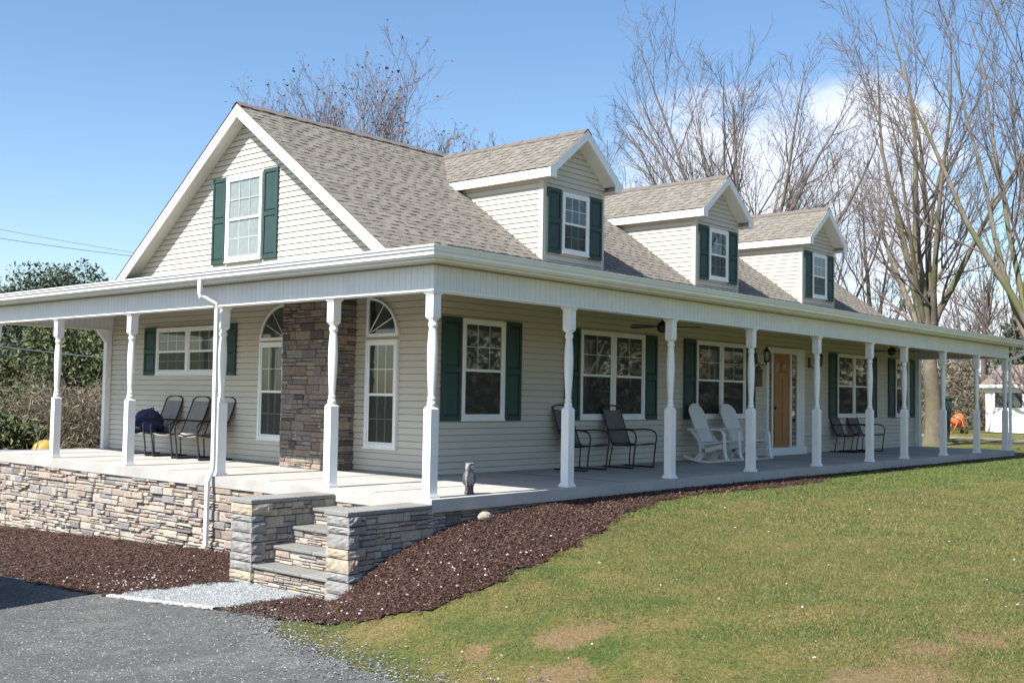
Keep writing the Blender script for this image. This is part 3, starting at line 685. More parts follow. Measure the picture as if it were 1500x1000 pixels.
# downspouts
def rtube(mb, pts, a=.036, b=.028):
    pts = [Vector(p) for p in pts]; rings = []
    for k in range(len(pts)):
        t = (pts[min(k+1, len(pts)-1)]-pts[max(k-1, 0)]).normalized()
        v = Vector((1, 0, 0)) if abs(t.x) < .9 else Vector((0, 0, 1)); u = t.cross(v).normalized(); v = u.cross(t)
        rings.append([mb.av(pts[k]+u*a*cx+v*b*cy) for cx, cy in ((1, .7), (.7, 1), (-.7, 1), (-1, .7), (-1, -.7), (-.7, -1), (.7, -1), (1, -.7))])
    for k in range(len(rings)-1):
        for j in range(8): mb.f.append([rings[k][j], rings[k][(j+1) % 8], rings[k+1][(j+1) % 8], rings[k+1][j]]); mb.sm.append(False)
    mb.f.append(rings[0][::-1]); mb.f.append(rings[-1]); mb.sm += [False, False]
s = MB(); rtube(s, [(-.375, 4.40, 2.80), (-.375, 4.40, 2.62), (-.36, 4.40, 2.57), (-.17, 4.31, 2.46), (-.15, 4.30, 2.40), (-.15, 4.28, .16), (-.16, 4.28, .08), (-.235, 4.27, -.06), (-.24, 4.27, -.12), (-.24, 4.27, -.96), (-.26, 4.27, -1.0)])
s.build('downspout', 'white', house)
s = MB(); rtube(s, [(21.82, -.375, 2.80), (21.82, -.375, 2.62), (21.8, -.35, 2.57), (21.56, -.1, 2.44), (21.54, -.08, 2.38), (21.54, -.08, -.10)]); s.build('downspout', 'white', house)
# porch posts
def post_mb():
    s = MB(); h = .064
    s.box((-.085, -.085, 0), (.085, .085, .03)); s.prism([(-.075, -.075, .03), (.075, -.075, .03), (.075, .075, .03), (-.075, .075, .03)], (0, 0, .015))
    def blk(z0, z1, bot, top):
        c = .035
        def sq(z, o): return [s.av(p) for p in ((-h+o, -h+o, z), (h-o, -h+o, z), (h-o, h-o, z), (-h+o, h-o, z))]
        zs = [(z0+(c if bot else 0), 0), (z1-(c if top else 0), 0)]
        if bot: zs = [(z0, .022)]+zs
        if top: zs = zs+[(z1, .022)]
        r = [sq(*q) for q in zs]
        for a_, b_ in zip(r, r[1:]):
            for j in range(4): s.f.append([a_[j], a_[(j+1) % 4], b_[(j+1) % 4], b_[j]]); s.sm.append(False)
        s.f.append(r[0][::-1]); s.f.append(r[-1]); s.sm += [False, False]
    blk(.045, 1.08, False, True); blk(2.10, 2.405, True, False)
    s.lathe([(.044, 1.075), (.052, 1.09), (.056, 1.11), (.052, 1.13), (.043, 1.14), (.043, 1.15), (.050, 1.16), (.050, 1.175), (.043, 1.185), (.041, 1.20), (.044, 1.26), (.052, 1.40), (.059, 1.55), (.0625, 1.66), (.062, 1.76), (.057, 1.88), (.049, 1.97), (.045, 2.0), (.046, 2.01), (.054, 2.02), (.058, 2.04), (.058, 2.06), (.050, 2.075), (.046, 2.09), (.046, 2.105)], 20)
    s.prism([(-.075, -.075, 2.405), (.075, -.075, 2.405), (.075, .075, 2.405), (-.075, .075, 2.405)], (0, 0, .015)); s.box((-.085, -.085, 2.42), (.085, .085, 2.4395))
    return s
PX = [2.604, 5.134, 7.645, 10.162, 12.591, 14.425, 16.784, 19.116, 21.359]; PY = [1.842, 4.35, 6.916, 9.426, 11.97]
p0 = post_mb().build('porch_post', 'white', house)
for x in PX: c_ = p0.copy(); COL.objects.link(c_); c_.location = (x, 0, 0)
for y in PY: c_ = p0.copy(); COL.objects.link(c_); c_.location = (0, y, 0)
# half post with bracket at the back end of the porch wall
s = MB(); s.box((XW-.14, 11.90, 0), (XW-.025, 12.02, 2.44)); s.prism([(XW-.14, 11.92, 2.18), (XW-.14, 11.92, 2.44), (XW-.34, 11.92, 2.44), (XW-.31, 11.92, 2.40)], (0, .08, 0)); s.build('pilaster', 'white', house)
s = MB(); s.box((21.30, YW-.13, 0), (21.42, YW-.02, 2.44)); s.build('pilaster', 'white', house)
# foundation stone wall
s = MB(); bk = MB()
bk.poly(ledge(s, (-.08, 12.1, -1.45), (0, -1, 0), (-1, 0, 0), 12.1-1.95, 1.30, 21, dmin=.02, dmax=.07)); bk.poly(ledge(s, (-.08, 1.6, -1.0), (0, -1, 0), (-1, 0, 0), 1.45, .85, 22))
bk.poly(ledge(s, (-.10, -.12, -.9), (1, 0, 0), (0, -1, 0), 21.6, .75, 23, dmin=.01, dmax=.035, zfun=lambda u: G(-.1+u, -.15)-.08))
fo = s.build('foundation_wall', 'stone', house)
bk.box((-.075, -.11, -1.5), (XW, 12.1, -.151)); bk.box((-.0751, -.1101, -1.5), (21.4, YW, -.1512)); bk.build('mortar', 'mortar', fo)
# chimney breast
s = MB(); bk = MB(); cy0, cy1, cx = 4.17, 5.43, 1.87
bk.poly(ledge(s, (cx, cy1, 0), (0, -1, 0), (-1, 0, 0), cy1-cy0, 2.744, 31, dmin=.012, dmax=.04)); bk.poly(ledge(s, (cx, cy0, 0), (1, 0, 0), (0, -1, 0), XW-cx, 2.744, 32, dmin=.012, dmax=.04)); bk.poly(ledge(s, (XW, cy1, 0), (-1, 0, 0), (0, 1, 0), XW-cx, 2.744, 33, dmin=.012, dmax=.04))
ch = s.build('chimney_breast', 'stone_shaded', house); bk.box((cx+.001, cy0+.001, 0.001), (XW, cy1-.001, 2.744)); bk.build('mortar', 'mortar', ch)

# windows: local frame, front faces -Y, origin centre-bottom on wall surface
def win_unit(s, sash, pane, mun, back, W, H, x0, grid_lo=False, cols=3, rows=2):
    """one double-hung unit from x0..x0+W, 0..H"""
    f = .05; yF = -.055
    a, b = x0+f, x0+W-f; mid = H*.5
    s.box((x0, yF, 0), (x0+f, .02, H)); s.box((x0+W-f, yF, 0), (x0+W, .02, H)); s.box((a, yF+.001, 0), (b, .02, f)); s.box((a, yF+.001, H-f), (b, .02, H))
    for lo, hi, yy in ((f, mid, -.036), (mid-.03, H-f, -.044)):
        t = .035
        sash.box((a, yy, lo), (a+t, yy+.02, hi)); sash.box((b-t, yy, lo), (b, yy+.02, hi)); sash.box((a+t, yy+.0005, lo), (b-t, yy+.02, lo+t)); sash.box((a+t, yy+.0005, hi-t), (b-t, yy+.02, hi))
        pane.poly([(a+t, yy+.009, lo+t), (b-t, yy+.009, lo+t), (b-t, yy+.009, hi-t), (a+t, yy+.009, hi-t)])
        if hi > mid+.1 or grid_lo:
            g = .007
            for k in range(1, cols):
                x = a+t+(b-a-2*t)*k/cols; mun.box((x-g, yy+.011, lo+t), (x+g, yy+.016, hi-t))
            for k in range(1, rows):
                z = lo+t+(hi-lo-2*t)*k/rows; mun.box((a+t, yy+.0115, z-g), (b-t, yy+.0155, z+g))
    back.poly([(a, -.018, f), (b, -.018, f), (b, -.018, H-f), (a, -.018, H-f)])
def window(parent, loc, rz, W, H, units=1, grid_lo=False, blind='blind', sub=False, low='blind_dark', cols=3):
    s, sash, pane, mun, b1 = MB(), MB(), MB(), MB(), MB()
    u = W/units
    for k in range(units): win_unit(s, sash, pane, mun, b1, u, H, -W/2+k*u, grid_lo, cols)
    s.box((-W/2-.012, -.065, -.02), (W/2+.012, .02, .001))
    o = s.build('window', 'white', parent); o.location = loc; o.rotation_euler = (0, 0, rz)
    host = parent if sub else o
    kids = [sash.build('window_sash', 'white', host), pane.build('window_pane', 'glass', host), mun.build('window_grille', 'white', host), b1.build('window_blind', blind, host)]
    if low:
        q = MB(); 
        for k in range(units): q.poly([(-W/2+k*u+.085, -.031, .085), (-W/2+(k+1)*u-.085, -.031, .085), (-W/2+(k+1)*u-.085, -.031, H*.5-.035), (-W/2+k*u+.085, -.031, H*.5-.035)])
        kids.append(q.build('insect_screen', 'screen', host))
    if sub:
        for q in kids: q.location = loc; q.rotation_euler = (0, 0, rz)
    return o
def shutter(parent, loc, rz, W, H, split=.5):
    s = MB(); s.box((-W/2, -.045, 0), (-W/2+.05, -.012, H)); s.box((W/2-.05, -.045, 0), (W/2, -.012, H))
    for z0, z1 in ((0, .07), (H*split-.04, H*split+.04), (H-.07, H)): s.box((-W/2+.05, -.0445, z0), (W/2-.05, -.012, z1))
    for z0, z1 in ((.07, H*split-.04), (H*split+.04, H-.07)):
        s.box((-W/2+.05, -.026, z0), (W/2-.05, -.012, z1))
        a, b, c_, d = -W/2+.065, W/2-.065, z0+.015, z1-.015; e = .02
        o_ = [(a, -.026, c_), (b, -.026, c_), (b, -.026, d), (a, -.026, d)]; i_ = [(a+e, -.040, c_+e), (b-e, -.040, c_+e), (b-e, -.040, d-e), (a+e, -.040, d-e)]
        for k in range(4): s.poly([o_[k], o_[(k+1) % 4], i_[(k+1) % 4], i_[k]])
        s.poly(i_)
    o = s.build('shutter', 'shutter', parent); o.location = loc; o.rotation_euler = (0, 0, rz); return o
FY = YW-.012; GX = XW-.012; RG = -math.pi/2
def front_win(a, b, units, sl, sr, **k):
    window(house, ((a+b)/2, FY, .84), 0, b-a, 1.56, units, **k)
    shutter(house, (a-sl/2-.012, FY, .82), 0, sl, 1.59); shutter(house, (b+sr/2+.012, FY, .82), 0, sr, 1.59)
front_win(2.94, 3.92, 1, .42, .40)
front_win(5.90, 7.86, 2, .40, .42, blind='blind_dark', cols=2)
front_win(9.69, 11.66, 2, .42, .42, cols=2)
front_win(16.2, 18.16, 2, .42, .42, cols=2)
front_win(19.82, 20.76, 1, .42, .42)
# gable side windows
def gwin(y0, y1, z0, z1, units, **k): return window(house, (GX, (y0+y1)/2, z0), RG, y1-y0, z1-z0, units, **k)
gwin(7.9, 10.1, 1.53, 2.43, 2, grid_lo=True); 
shutter(house, (GX, 10.1+.25, 1.51), RG, .44, .94); shutter(house, (GX, 7.9-.25, 1.51), RG, .44, .94)
gwin(5.95, 6.69, .40, 2.08, 1, grid_lo=True); gwin(3.12, 3.85, .38, 2.06, 1, grid_lo=True)
gwin(6.74, 7.84, 3.58, 5.14, 1, grid_lo=True, blind='curtain', low=None)
shutter(house, (GX, 8.08, 3.56), RG, .42, 1.60); shutter(house, (GX, 6.50, 3.56), RG, .42, 1.60)
def quarter(y0, y1, z0, tall):
    """quarter round window; tall edge at y=tall side"""
    W = y1-y0; H = .63; n = 16; sgn = -1 if tall == 'hi' else 1
    # local x (-W/2..W/2) maps to world y = yc - x
    fx = lambda t: (-W/2+t) if tall == 'hi' else (W/2-t)
    def arc(ins):
        return [(fx(ins), ins)]+[(fx(ins+(W-2*ins)*math.sin(a)), ins+(H-2*ins)*math.cos(a)) for a in [math.pi/2*(1-k/n) for k in range(n+1)]]
    s, p, g, b = MB(), MB(), MB(), MB(); o_, i_ = arc(0), arc(.05)
    for k in range(len(o_)):
        a0, a1, b0, b1 = o_[k], o_[(k+1) % len(o_)], i_[k], i_[(k+1) % len(o_)]
        for yy in (-.05,): s.poly([(a0[0], yy, a0[1]), (a1[0], yy, a1[1]), (b1[0], yy, b1[1]), (b0[0], yy, b0[1])])
        s.poly([(a0[0], -.05, a0[1]), (a0[0], .02, a0[1]), (a1[0], .02, a1[1]), (a1[0], -.05, a1[1])]); s.poly([(b0[0], -.05, b0[1]), (b1[0], -.05, b1[1]), (b1[0], -.0, b1[1]), (b0[0], -.0, b0[1])])
    p.poly([(x, -.03, z) for x, z in i_]); b.poly([(x, -.018, z) for x, z in i_])
    for a in (math.radians(33), math.radians(62)):
        c0 = Vector((fx(.05), -.034, .05)); c1 = Vector((fx(.05+(W-.1)*math.sin(a)), -.034, .05+(H-.1)*math.cos(a))); g.tube([c0, c1], .009, 4)
    o = s.build('arched_window', 'white', house); o.location = (GX, (y0+y1)/2, z0); o.rotation_euler = (0, 0, RG)
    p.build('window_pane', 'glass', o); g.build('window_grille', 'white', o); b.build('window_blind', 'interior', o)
quarter(3.12, 3.85, 2.11, 'hi'); quarter(5.95, 6.69, 2.11, 'lo')

# entrance door
s = MB(); x0, x1 = 12.60, 14.41; fy = YW-.012
s.box((x0, fy-.05, .17), (x0+.10, fy+.02, 2.28)); s.box((x1-.12, fy-.05, .17), (x1, fy+.02, 2.28)); s.box((x0-.02, fy-.06, 2.28), (x1+.02, fy+.02, 2.40))
s.box((x0-.03, fy-.10, 0.0), (x1+.03, fy+.02, .17)); s.box((x0+.24, fy-.045, .17), (x0+.30, fy+.02, 2.28)); s.box((13.72, fy-.045, .17), (13.79, fy+.02, 2.28)); s.box((14.05, fy-.045, .17), (14.29, fy+.02, 2.28))
dr = s.build('entrance', 'white', house)
s = MB(); a, b = x0+.30, 13.72; s.box((a, fy-.02, .18), (b, fy+.01, 2.27))
wd = b-a
for zz0, zz1 in ((.30, .95), (1.05, 1.72)):
    for k in range(2):
        p0_, p1_ = a+.10+k*(wd/2-.04), a+wd/2-.05+k*(wd/2-.05+.04); s.box((p0_, fy-.030, zz0), (p1_, fy-.019, zz1))
dd = s.build('door', 'door', dr)
s = MB(); n = 14; cxx = (a+b)/2
s.poly([(cxx-.28, fy-.024, 1.84)]+[(cxx-.28*math.cos(math.pi*k/n), fy-.024, 1.84+.28*math.sin(math.pi*k/n)) for k in range(1, n)]+[(cxx+.28, fy-.024, 1.84)][::1]); s.build('fanlight', 'glass', dr)
s = MB(); s.sphere((a+.09, fy-.05, 1.05), .03); s.build('door_knob', 'bronze', dr)
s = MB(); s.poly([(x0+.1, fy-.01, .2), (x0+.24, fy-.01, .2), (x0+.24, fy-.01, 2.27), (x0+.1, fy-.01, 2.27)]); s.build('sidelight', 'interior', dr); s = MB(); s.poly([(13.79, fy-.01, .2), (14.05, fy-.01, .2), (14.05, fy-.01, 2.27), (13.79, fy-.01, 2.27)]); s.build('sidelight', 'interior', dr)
s = MB(); s.poly([(x0+.1, fy-.02, .2), (x0+.24, fy-.02, .2), (x0+.24, fy-.02, 2.27), (x0+.1, fy-.02, 2.27)]); s.build('sidelight_pane', 'glass', dr); s = MB(); s.poly([(13.79, fy-.02, .2), (14.05, fy-.02, .2), (14.05, fy-.02, 2.27), (13.79, fy-.02, 2.27)]); s.build('sidelight_pane', 'glass', dr)

# dormers
def dormer(x0):
    x1 = x0+1.86; YD = 3.56; xc = (x0+x1)/2; ZE = 5.22; sl = .79
    d = MB()
    siding(d, (x0, YD, 0), (1, 0, 0), (0, -1, 0), lambda z: (.04, 1.82) if z < ZE else ((.93-(6.13-z)/sl*1.0, .93+(6.13-z)/sl*1.0) if z < 6.12 else None), 3.62, 6.11)
    ext = lambda z: (0.04, max(.05, (z-1.162)/.7217-YD)) if (z-1.162)/.7217-YD > .05 else None
    siding(d, (x0, YD, 0), (0, 1, 0), (-1, 0, 0), ext, 3.75, 5.30); siding(d, (x1, YD, 0), (0, 1, 0), (1, 0, 0), ext, 3.75, 5.30)
    d.prism([(x0+.003, YD+.003, 3.5), (x0+.003, YD+.003, 5.25), (x0+.003, 5.9, 5.25)], (x1-x0-.006, 0, 0))
    d.prism([(x0+.003, YD+.003, 5.2), (x1-.003, YD+.003, 5.2), (xc, YD+.003, 6.15)], (0, 3.0, 0))
    o = d.build('dormer', 'siding', house)
    t = MB()
    for xx, sg in ((x0, -1), (x1, 1)):
        lo, hi = min(xx-sg*.085, xx+sg*.02), max(xx-sg*.085, xx+sg*.02); t.box((lo, YD-.02, 3.66), (hi, YD-.0005, ZE+.03))
        lo, hi = min(xx-sg*.0, xx+sg*.0203), max(xx, xx+sg*.0203); t.box((lo, YD-.0005, 3.70), (hi, YD+.085, ZE+.03))
        t.build('corner_board', 'siding', o); t = MB()
    # roof
    ov = .18; XE0, XE1 = x0-ov, x1+ov; ZP = 6.31; hw = (XE1-XE0)/2; ze = ZP-.80*hw; YF = 3.26
    yb = lambda z: (z-1.162)/.7217+.05
    r = MB(); cl_ = math.sqrt(1+.64); Ls = hw*cl_
    for sg in (-1, 1):
        xe = xc+sg*hw
        r.poly([(xe, YF, ze-.003), (xc, YF, ZP-.003), (xc, yb(ZP), ZP-.003), (xe, yb(ze), ze-.003)])
        r.poly([(xe, YF, ze-.03), (xc, YF, ZP-.03), (xc, yb(ZP), ZP-.03), (xe, yb(ze), ze-.03)])
        ex = lambda v: (0, yb(ze+v/cl_*.8)-YF)
        shingles(r, (xe, YF-.015, ze), (0, 1, 0), Vector((-sg/cl_, 0, .8/cl_)), ex, Ls, flip=(-1 if sg < 0 else 1), seed=int(x0*10)+sg)
    ro = r.build('roof', 'shingle', o)
    rc = MB(); y = YF-.02; k = 0
    while y < yb(ZP)-.05:
        zt = ZP+.006+.008*(k % 2)
        for sg in (-1, 1): rc.prism([(xc, y, zt+.02), (xc+sg*.12, y, zt+.02-.096), (xc+sg*.12, y, zt-.09), (xc, y, zt+.004)], (0, .25, 0))
        y += .235; k += 1
    rc.build('ridge_cap', 'ridge', o)
    tr = MB()
    for sg in (-1, 1):
        xe = xc+sg*hw
        tr.prism([(xe+sg*.004, YF-.02, ze-.012), (xc, YF-.02, ZP-.012), (xc, YF-.02, ZP-.20), (xe-sg*.19, YF-.02, ze+.8*.19-.20), (xe-sg*.19, YF-.02, ze-.18), (xe+sg*.004, YF-.02, ze-.18)], (0, .025, 0))
        a_, b_ = (xe, xe+.022) if sg < 0 else (xe-.022, xe)
        tr.prism([(a_, YF+.005, ze-.015), (a_, yb(ze)+.05, ze-.015), (a_, yb(ze-.17)+.02, ze-.175), (a_, YF+.005, ze-.175)], (.022, 0, 0))
    tr.build('rake_board', 'white', o)
    sf_ = MB()
    for sg in (-1, 1):
        xe = xc+sg*hw; xi = x0 if sg < 0 else x1
        lo, hi = min(xe-sg*.02, xi), max(xe-sg*.02, xi); sf_.box((lo, YF+.005, ze-.165), (hi, yb(ze)-.15, ze-.15))
        sf_.prism([(xi, YF+.005, ze-.035), (xc, YF+.005, ZP-.179), (xc, YF+.005, ZP-.20), (xi, YF+.005, ze-.056)], (0, YD-YF-.01, 0))
    sf_.build('soffit', 'white_dull', o)
    window(o, (xc, YD-.012, 3.94), 0, .82, 1.15, 1, grid_lo=True, sub=True)
    shutter(o, (xc-.41-.23, YD-.012, 3.90), 0, .40, 1.22); shutter(o, (xc+.41+.23, YD-.012, 3.90), 0, .40, 1.22)
    return o
for x in (6.26, 11.56, 16.72): dormer(x)

# house number plaque beside the door
s = MB(); s.cbox((12.12, YW-.05, 1.52), (12.42, YW-.015, 1.86), .01); s.prism([(12.08, YW-.055, 1.86), (12.46, YW-.055, 1.86), (12.27, YW-.055, 1.98)], (0, .04, 0)); s.build('mailbox', 'bronze', house)

# ------------------------------------------------------------------ STEPS
st = tag(empty('stone_steps', (-.75, .9, -1.05)), 'four stone veneer steps with bluestone treads between two low capped stone piers', 'steps')
inv = Matrix.Translation((.75, -.9, 1.05))
XS = [-1.36, -1.07, -.78, -.48]; ZT = [-.81, -.61, -.41, -.21]
for k, (x, z) in enumerate(zip(XS, ZT)):
    s = MB(); s.T = inv; bk = MB(); bk.T = inv
    lo = -1.12 if k == 0 else ZT[k-1]
    q = ledge(s, (x+.03, 1.6, lo), (0, -1, 0), (-1, 0, 0), 1.46, z-.034-lo, 40+k, dmin=.015, dmax=.035, wr=(.12, .32), band=(.05, .09))
    ro = s.build('riser', 'stone', st); bk.box((x+.034, .1, lo), (0 if k == 3 else XS[k+1]+.3, 1.61, z-.045)); bk.build('mortar', 'mortar', ro)
    s = MB(); s.T = inv
    ys_ = [.145, .62, 1.12, 1.6] if k % 2 == 0 else [.145, .80, 1.6]
    for a, b in zip(ys_, ys_[1:]): s.cbox((x-.022, a+.003, z-.034), (-.10 if k == 3 else XS[k+1]+.04, b-.003, z+.002*k), .006)
    s.build('tread', 'bluestone', st)
for nm, y0, y1 in (('near', -.15, .15), ('far', 1.6, 1.95)):
    s = MB(); s.T = inv; bk = MB(); bk.T = inv; z0 = -1.12; H = -.105-z0; xl = -1.33; L_ = 1.24
    ledge(s, (xl, y1, z0), (0, -1, 0), (-1, 0, 0), y1-y0, H, 51 if nm == 'near' else 61, dmin=.02, dmax=.05, wr=(.16, .4), band=(.10, .17))
    ledge(s, (xl, y0, z0), (1, 0, 0), (0, -1, 0), L_, H, 52 if nm == 'near' else 62, dmin=.015, dmax=.05, wr=(.10, .34), band=(.09, .15))
    ledge(s, (xl+L_, y1, z0), (-1, 0, 0), (0, 1, 0), L_, H, 53 if nm == 'near' else 63, dmin=.01, dmax=.03)
    pr = s.build('pier', 'stone', st)
    rq = random.Random(70+len(nm)); z = z0+.02; k = 0
    while z < -.12:
        h = min(rq.uniform(.075, .165), -.107-z); 
        if h < .05: break
        q = MB(); q.T = inv; ln_ = rq.uniform(.10, .17) if k % 2 else rq.uniform(.20, .30); e = [rq.uniform(-.012, .012) for _ in range(24)]
        X0, X1, Y0, Y1 = xl-.058-rq.uniform(0, .012), xl+ln_-.06, y0-.055-rq.uniform(0, .012), y1+.012
        n_ = 4; grid = []
        def shell(P00, P10, P11, P01, nx_, nz_):
            P00, P10, P11, P01 = map(Vector, (P00, P10, P11, P01)); nn = (P10-P00).cross(P01-P00).normalized(); rows = []
            for b_ in range(nz_+1):
                row = []
                for a_ in range(nx_+1):
                    p_ = P00.lerp(P10, a_/nx_).lerp(P01.lerp(P11, a_/nx_), b_/nz_); inn = 0 < a_ < nx_ and 0 < b_ < nz_
                    row.append(q.av(p_+nn*(rq.uniform(.002, .016) if inn else 0)))
                rows.append(row)
            for b_ in range(nz_):
                for a_ in range(nx_): q.f.append([rows[b_][a_], rows[b_][a_+1], rows[b_+1][a_+1], rows[b_+1][a_]]); q.sm.append(False)
        g_ = .006; za, zb_ = z+g_, z+h-g_
        shell((X0, Y1, za), (X0, Y0, za), (X0, Y0, zb_), (X0, Y1, zb_), 6, 4); shell((X0, Y0, za), (X1, Y0, za), (X1, Y0, zb_), (X0, Y0, zb_), 5, 4)
        q.poly([(X0, Y0, zb_), (X1, Y0, zb_), (X1, Y1, zb_), (X0, Y1, zb_)]); q.poly([(X0, Y0, za), (X0, Y1, za), (X1, Y1, za), (X1, Y0, za)]); q.poly([(X1, Y0, za), (X1, Y1, za), (X1, Y1, zb_), (X1, Y0, zb_)]); q.poly([(X0, Y1, za), (X0, Y1, zb_), (X1, Y1, zb_), (X1, Y1, za)])
        q.build('quoin_stone', 'quoin_tan' if rq.random() < .22 else 'quoin', pr); z += h; k += 1
    pr = pr; bk.box((xl+.001, y0+.001, z0), (-.09, y1-.001, -.106)); bk.build('mortar', 'mortar', pr)
    s = MB(); s.T = inv
    for a, b in ((-1.41, -.72), (-.715, -.15)): s.cbox((a, y0-.055, -.105), (b, y1+.045, -.055), .006)
    s.build('cap', 'bluestone', st)

# ------------------------------------------------------------------ FURNITURE
def arc_pts(P, n=4):
    """catmull-rom through points"""
    P = [Vector(p) for p in P]; out = []
    for i in range(len(P)-1):
        p0_, p1_, p2_, p3_ = P[max(i-1, 0)], P[i], P[i+1], P[min(i+2, len(P)-1)]
        for k in range(n):
            t = k/n; out.append(.5*((2*p1_)+(p2_-p0_)*t+(2*p0_-5*p1_+4*p2_-p3_)*t*t+(3*p1_-p0_-3*p2_+p3_)*t*t*t))
    out.append(P[-1]); return out
def sling_chair(label, group, fabric, arch=.04):
    root = tag(empty('sling_chair'), label, 'chair', group)
    s = MB(); side = [(0, .50, 1.04), (0, .44, .86), (0, .30, .50), (0, .24, .405), (0, .12, .385), (0, -.22, .425), (0, -.27, .41)]
    rails = {}
    for sx in (-.25, .25):
        p = arc_pts([(sx, y, z) for _, y, z in side]); s.tube(p, .014, 8); rails[sx] = p
    s.tube(arc_pts([(-.25, .50, 1.04), (-.14, .51, 1.04+arch*.8), (0, .515, 1.04+arch), (.14, .51, 1.04+arch*.8), (.25, .50, 1.04)]), .014, 8)
    s.tube([(-.25, -.24, .415), (.25, -.24, .415)], .012, 8); s.tube([(-.25, .26, .42), (.25, .26, .42)], .012, 8)
    s.build('chair_frame', 'dark_metal', root)
    f = MB(); a, b = rails[-.25], rails[.25]; sk_ = 1
    prev = None
    for k in range(1, len(a)-1):
        row = []
        for j in range(7):
            t = j/6; p = a[k].lerp(b[k], t); sag = -.02*math.sin(math.pi*t); row.append((p.x, p.y-(-sag*.5), p.z+sag))
        i = [f.av(q) for q in row]
        if prev:
            for j in range(6): f.f.append([prev[j], prev[j+1], i[j+1], i[j]]); f.sm.append(True)
        prev = i
    f.build('sling', fabric, root)
    for sx in (-.29, .29):
        g = MB(); sg = -1 if sx < 0 else 1
        g.tube(arc_pts([(sg*.255, .375, .66), (sx, .20, .655), (sx, 0, .67), (sx, -.20, .655), (sx, -.29, .58), (sx, -.285, .45), (sx, -.25, .2), (sx, -.24, .04), (sx, -.20, .016), (sx, .1, .014), (sx, .42, .014)]), .014, 8)
        g.tube([(sg*.25, -.235, .415), (sx, -.28, .42)], .011, 6); g.tube([(sg*.25, .25, .42), (sx*.98, .30, .02)], .012, 6)
        g.build('arm', 'dark_metal', root)
    return root
c0 = sling_chair('dark sling chair half hidden by a porch post, the one nearest the owl statue', 'sling chairs on the front porch', 'sling')
c0.location = (5.42, 1.86, 0); c0.rotation_euler = (0, 0, R(4))
for (x, y, rz, lb) in ((6.72, 1.80, -3, 'dark sling chair in full view under the wide window left of the white rockers'), (16.1, 1.95, 3, 'dark sling chair right of the front door, the one nearer the door'), (17.0, 1.92, -4, 'dark sling chair right of the front door, the one farther from the door')):
    c_ = copy_tree(c0); c_.location = (x, y, 0); c_.rotation_euler = (0, 0, R(rz)); c_['label'] = lb
g0 = sling_chair('grey sling chair with a navy bag heaped on its seat', 'sling chairs on the side porch', 'sling_grey', .055)
g0.location = (1.80, 9.42, 0); g0.rotation_euler = (0, 0, R(-90)); g0.scale = (1.14, 1.05, 1.02)
for y, lb, rz in ((8.50, 'empty grey sling chair in the middle of the three by the side wall', -91), (7.68, 'grey sling chair with a white dish on its seat, half hidden by the downspout', -88)):
    c_ = copy_tree(g0); c_.location = (1.80, y, 0); c_.rotation_euler = (0, 0, R(rz)); c_['label'] = lb
# bag
def lumpy(name, mat, c, r, sc, seed, amp=.25, parent=None):
    s = MB(); rnd = random.Random(seed); ph = [(rnd.uniform(2, 7), rnd.uniform(2, 7), rnd.uniform(2, 7), rnd.uniform(0, 6)) for _ in range(7)]
    n, m_ = 28, 18; rings = []
    for k in range(m_+1):
        th = math.pi*k/m_; row = []
        for j in range(n):
            a = 2*math.pi*j/n; d = Vector((math.sin(th)*math.cos(a), math.sin(th)*math.sin(a), -math.cos(th)))
            q = 1+amp*sum(math.sin(p[0]*d.x+p[1]*d.y+p[2]*d.z+p[3])/(1.5+i_*.5) for i_, p in enumerate(ph))*.5
            row.append(s.av((c[0]+d.x*r*sc[0]*q, c[1]+d.y*r*sc[1]*q, c[2]+max(-.55, d.z)*r*sc[2]*q)))
        rings.append(row)
    for k in range(m_):
        for j in range(n): s.f.append([rings[k][j], rings[k][(j+1) % n], rings[k+1][(j+1) % n], rings[k+1][j]]); s.sm.append(True)
    return s.build(name, mat, parent)
bagr = tag(empty('bag', (1.74, 9.40, .42)), 'lumpy navy blue cloth bag heaped on the leftmost grey sling chair', 'bag')
lumpy('bag_body', 'navy', (0.08, -.02, .16), .19, (1.05, 1.2, 1.25), 4, .62, bagr); lumpy('bag_flap', 'navy', (-.16, .10, .09), .13, (1.3, 1.3, .8), 9, .7, bagr)
s = MB(); s.tube(arc_pts([(-.1, -.1, .30), (-.02, -.12, .44), (.1, -.05, .46), (.15, .05, .38)]), .012, 6); s.build('strap', 'navy', bagr)
s = MB(); s.lathe([(.05, 0), (.09, .004), (.15, .03), (.155, .035), (.148, .037), (.09, .014), (.01, .010)], 28)
o = s.build('dish', 'resin'); o.location = (1.60, 7.72, .43); tag(o, 'shallow white dish resting on the seat of the chair behind the downspout', 'dish')
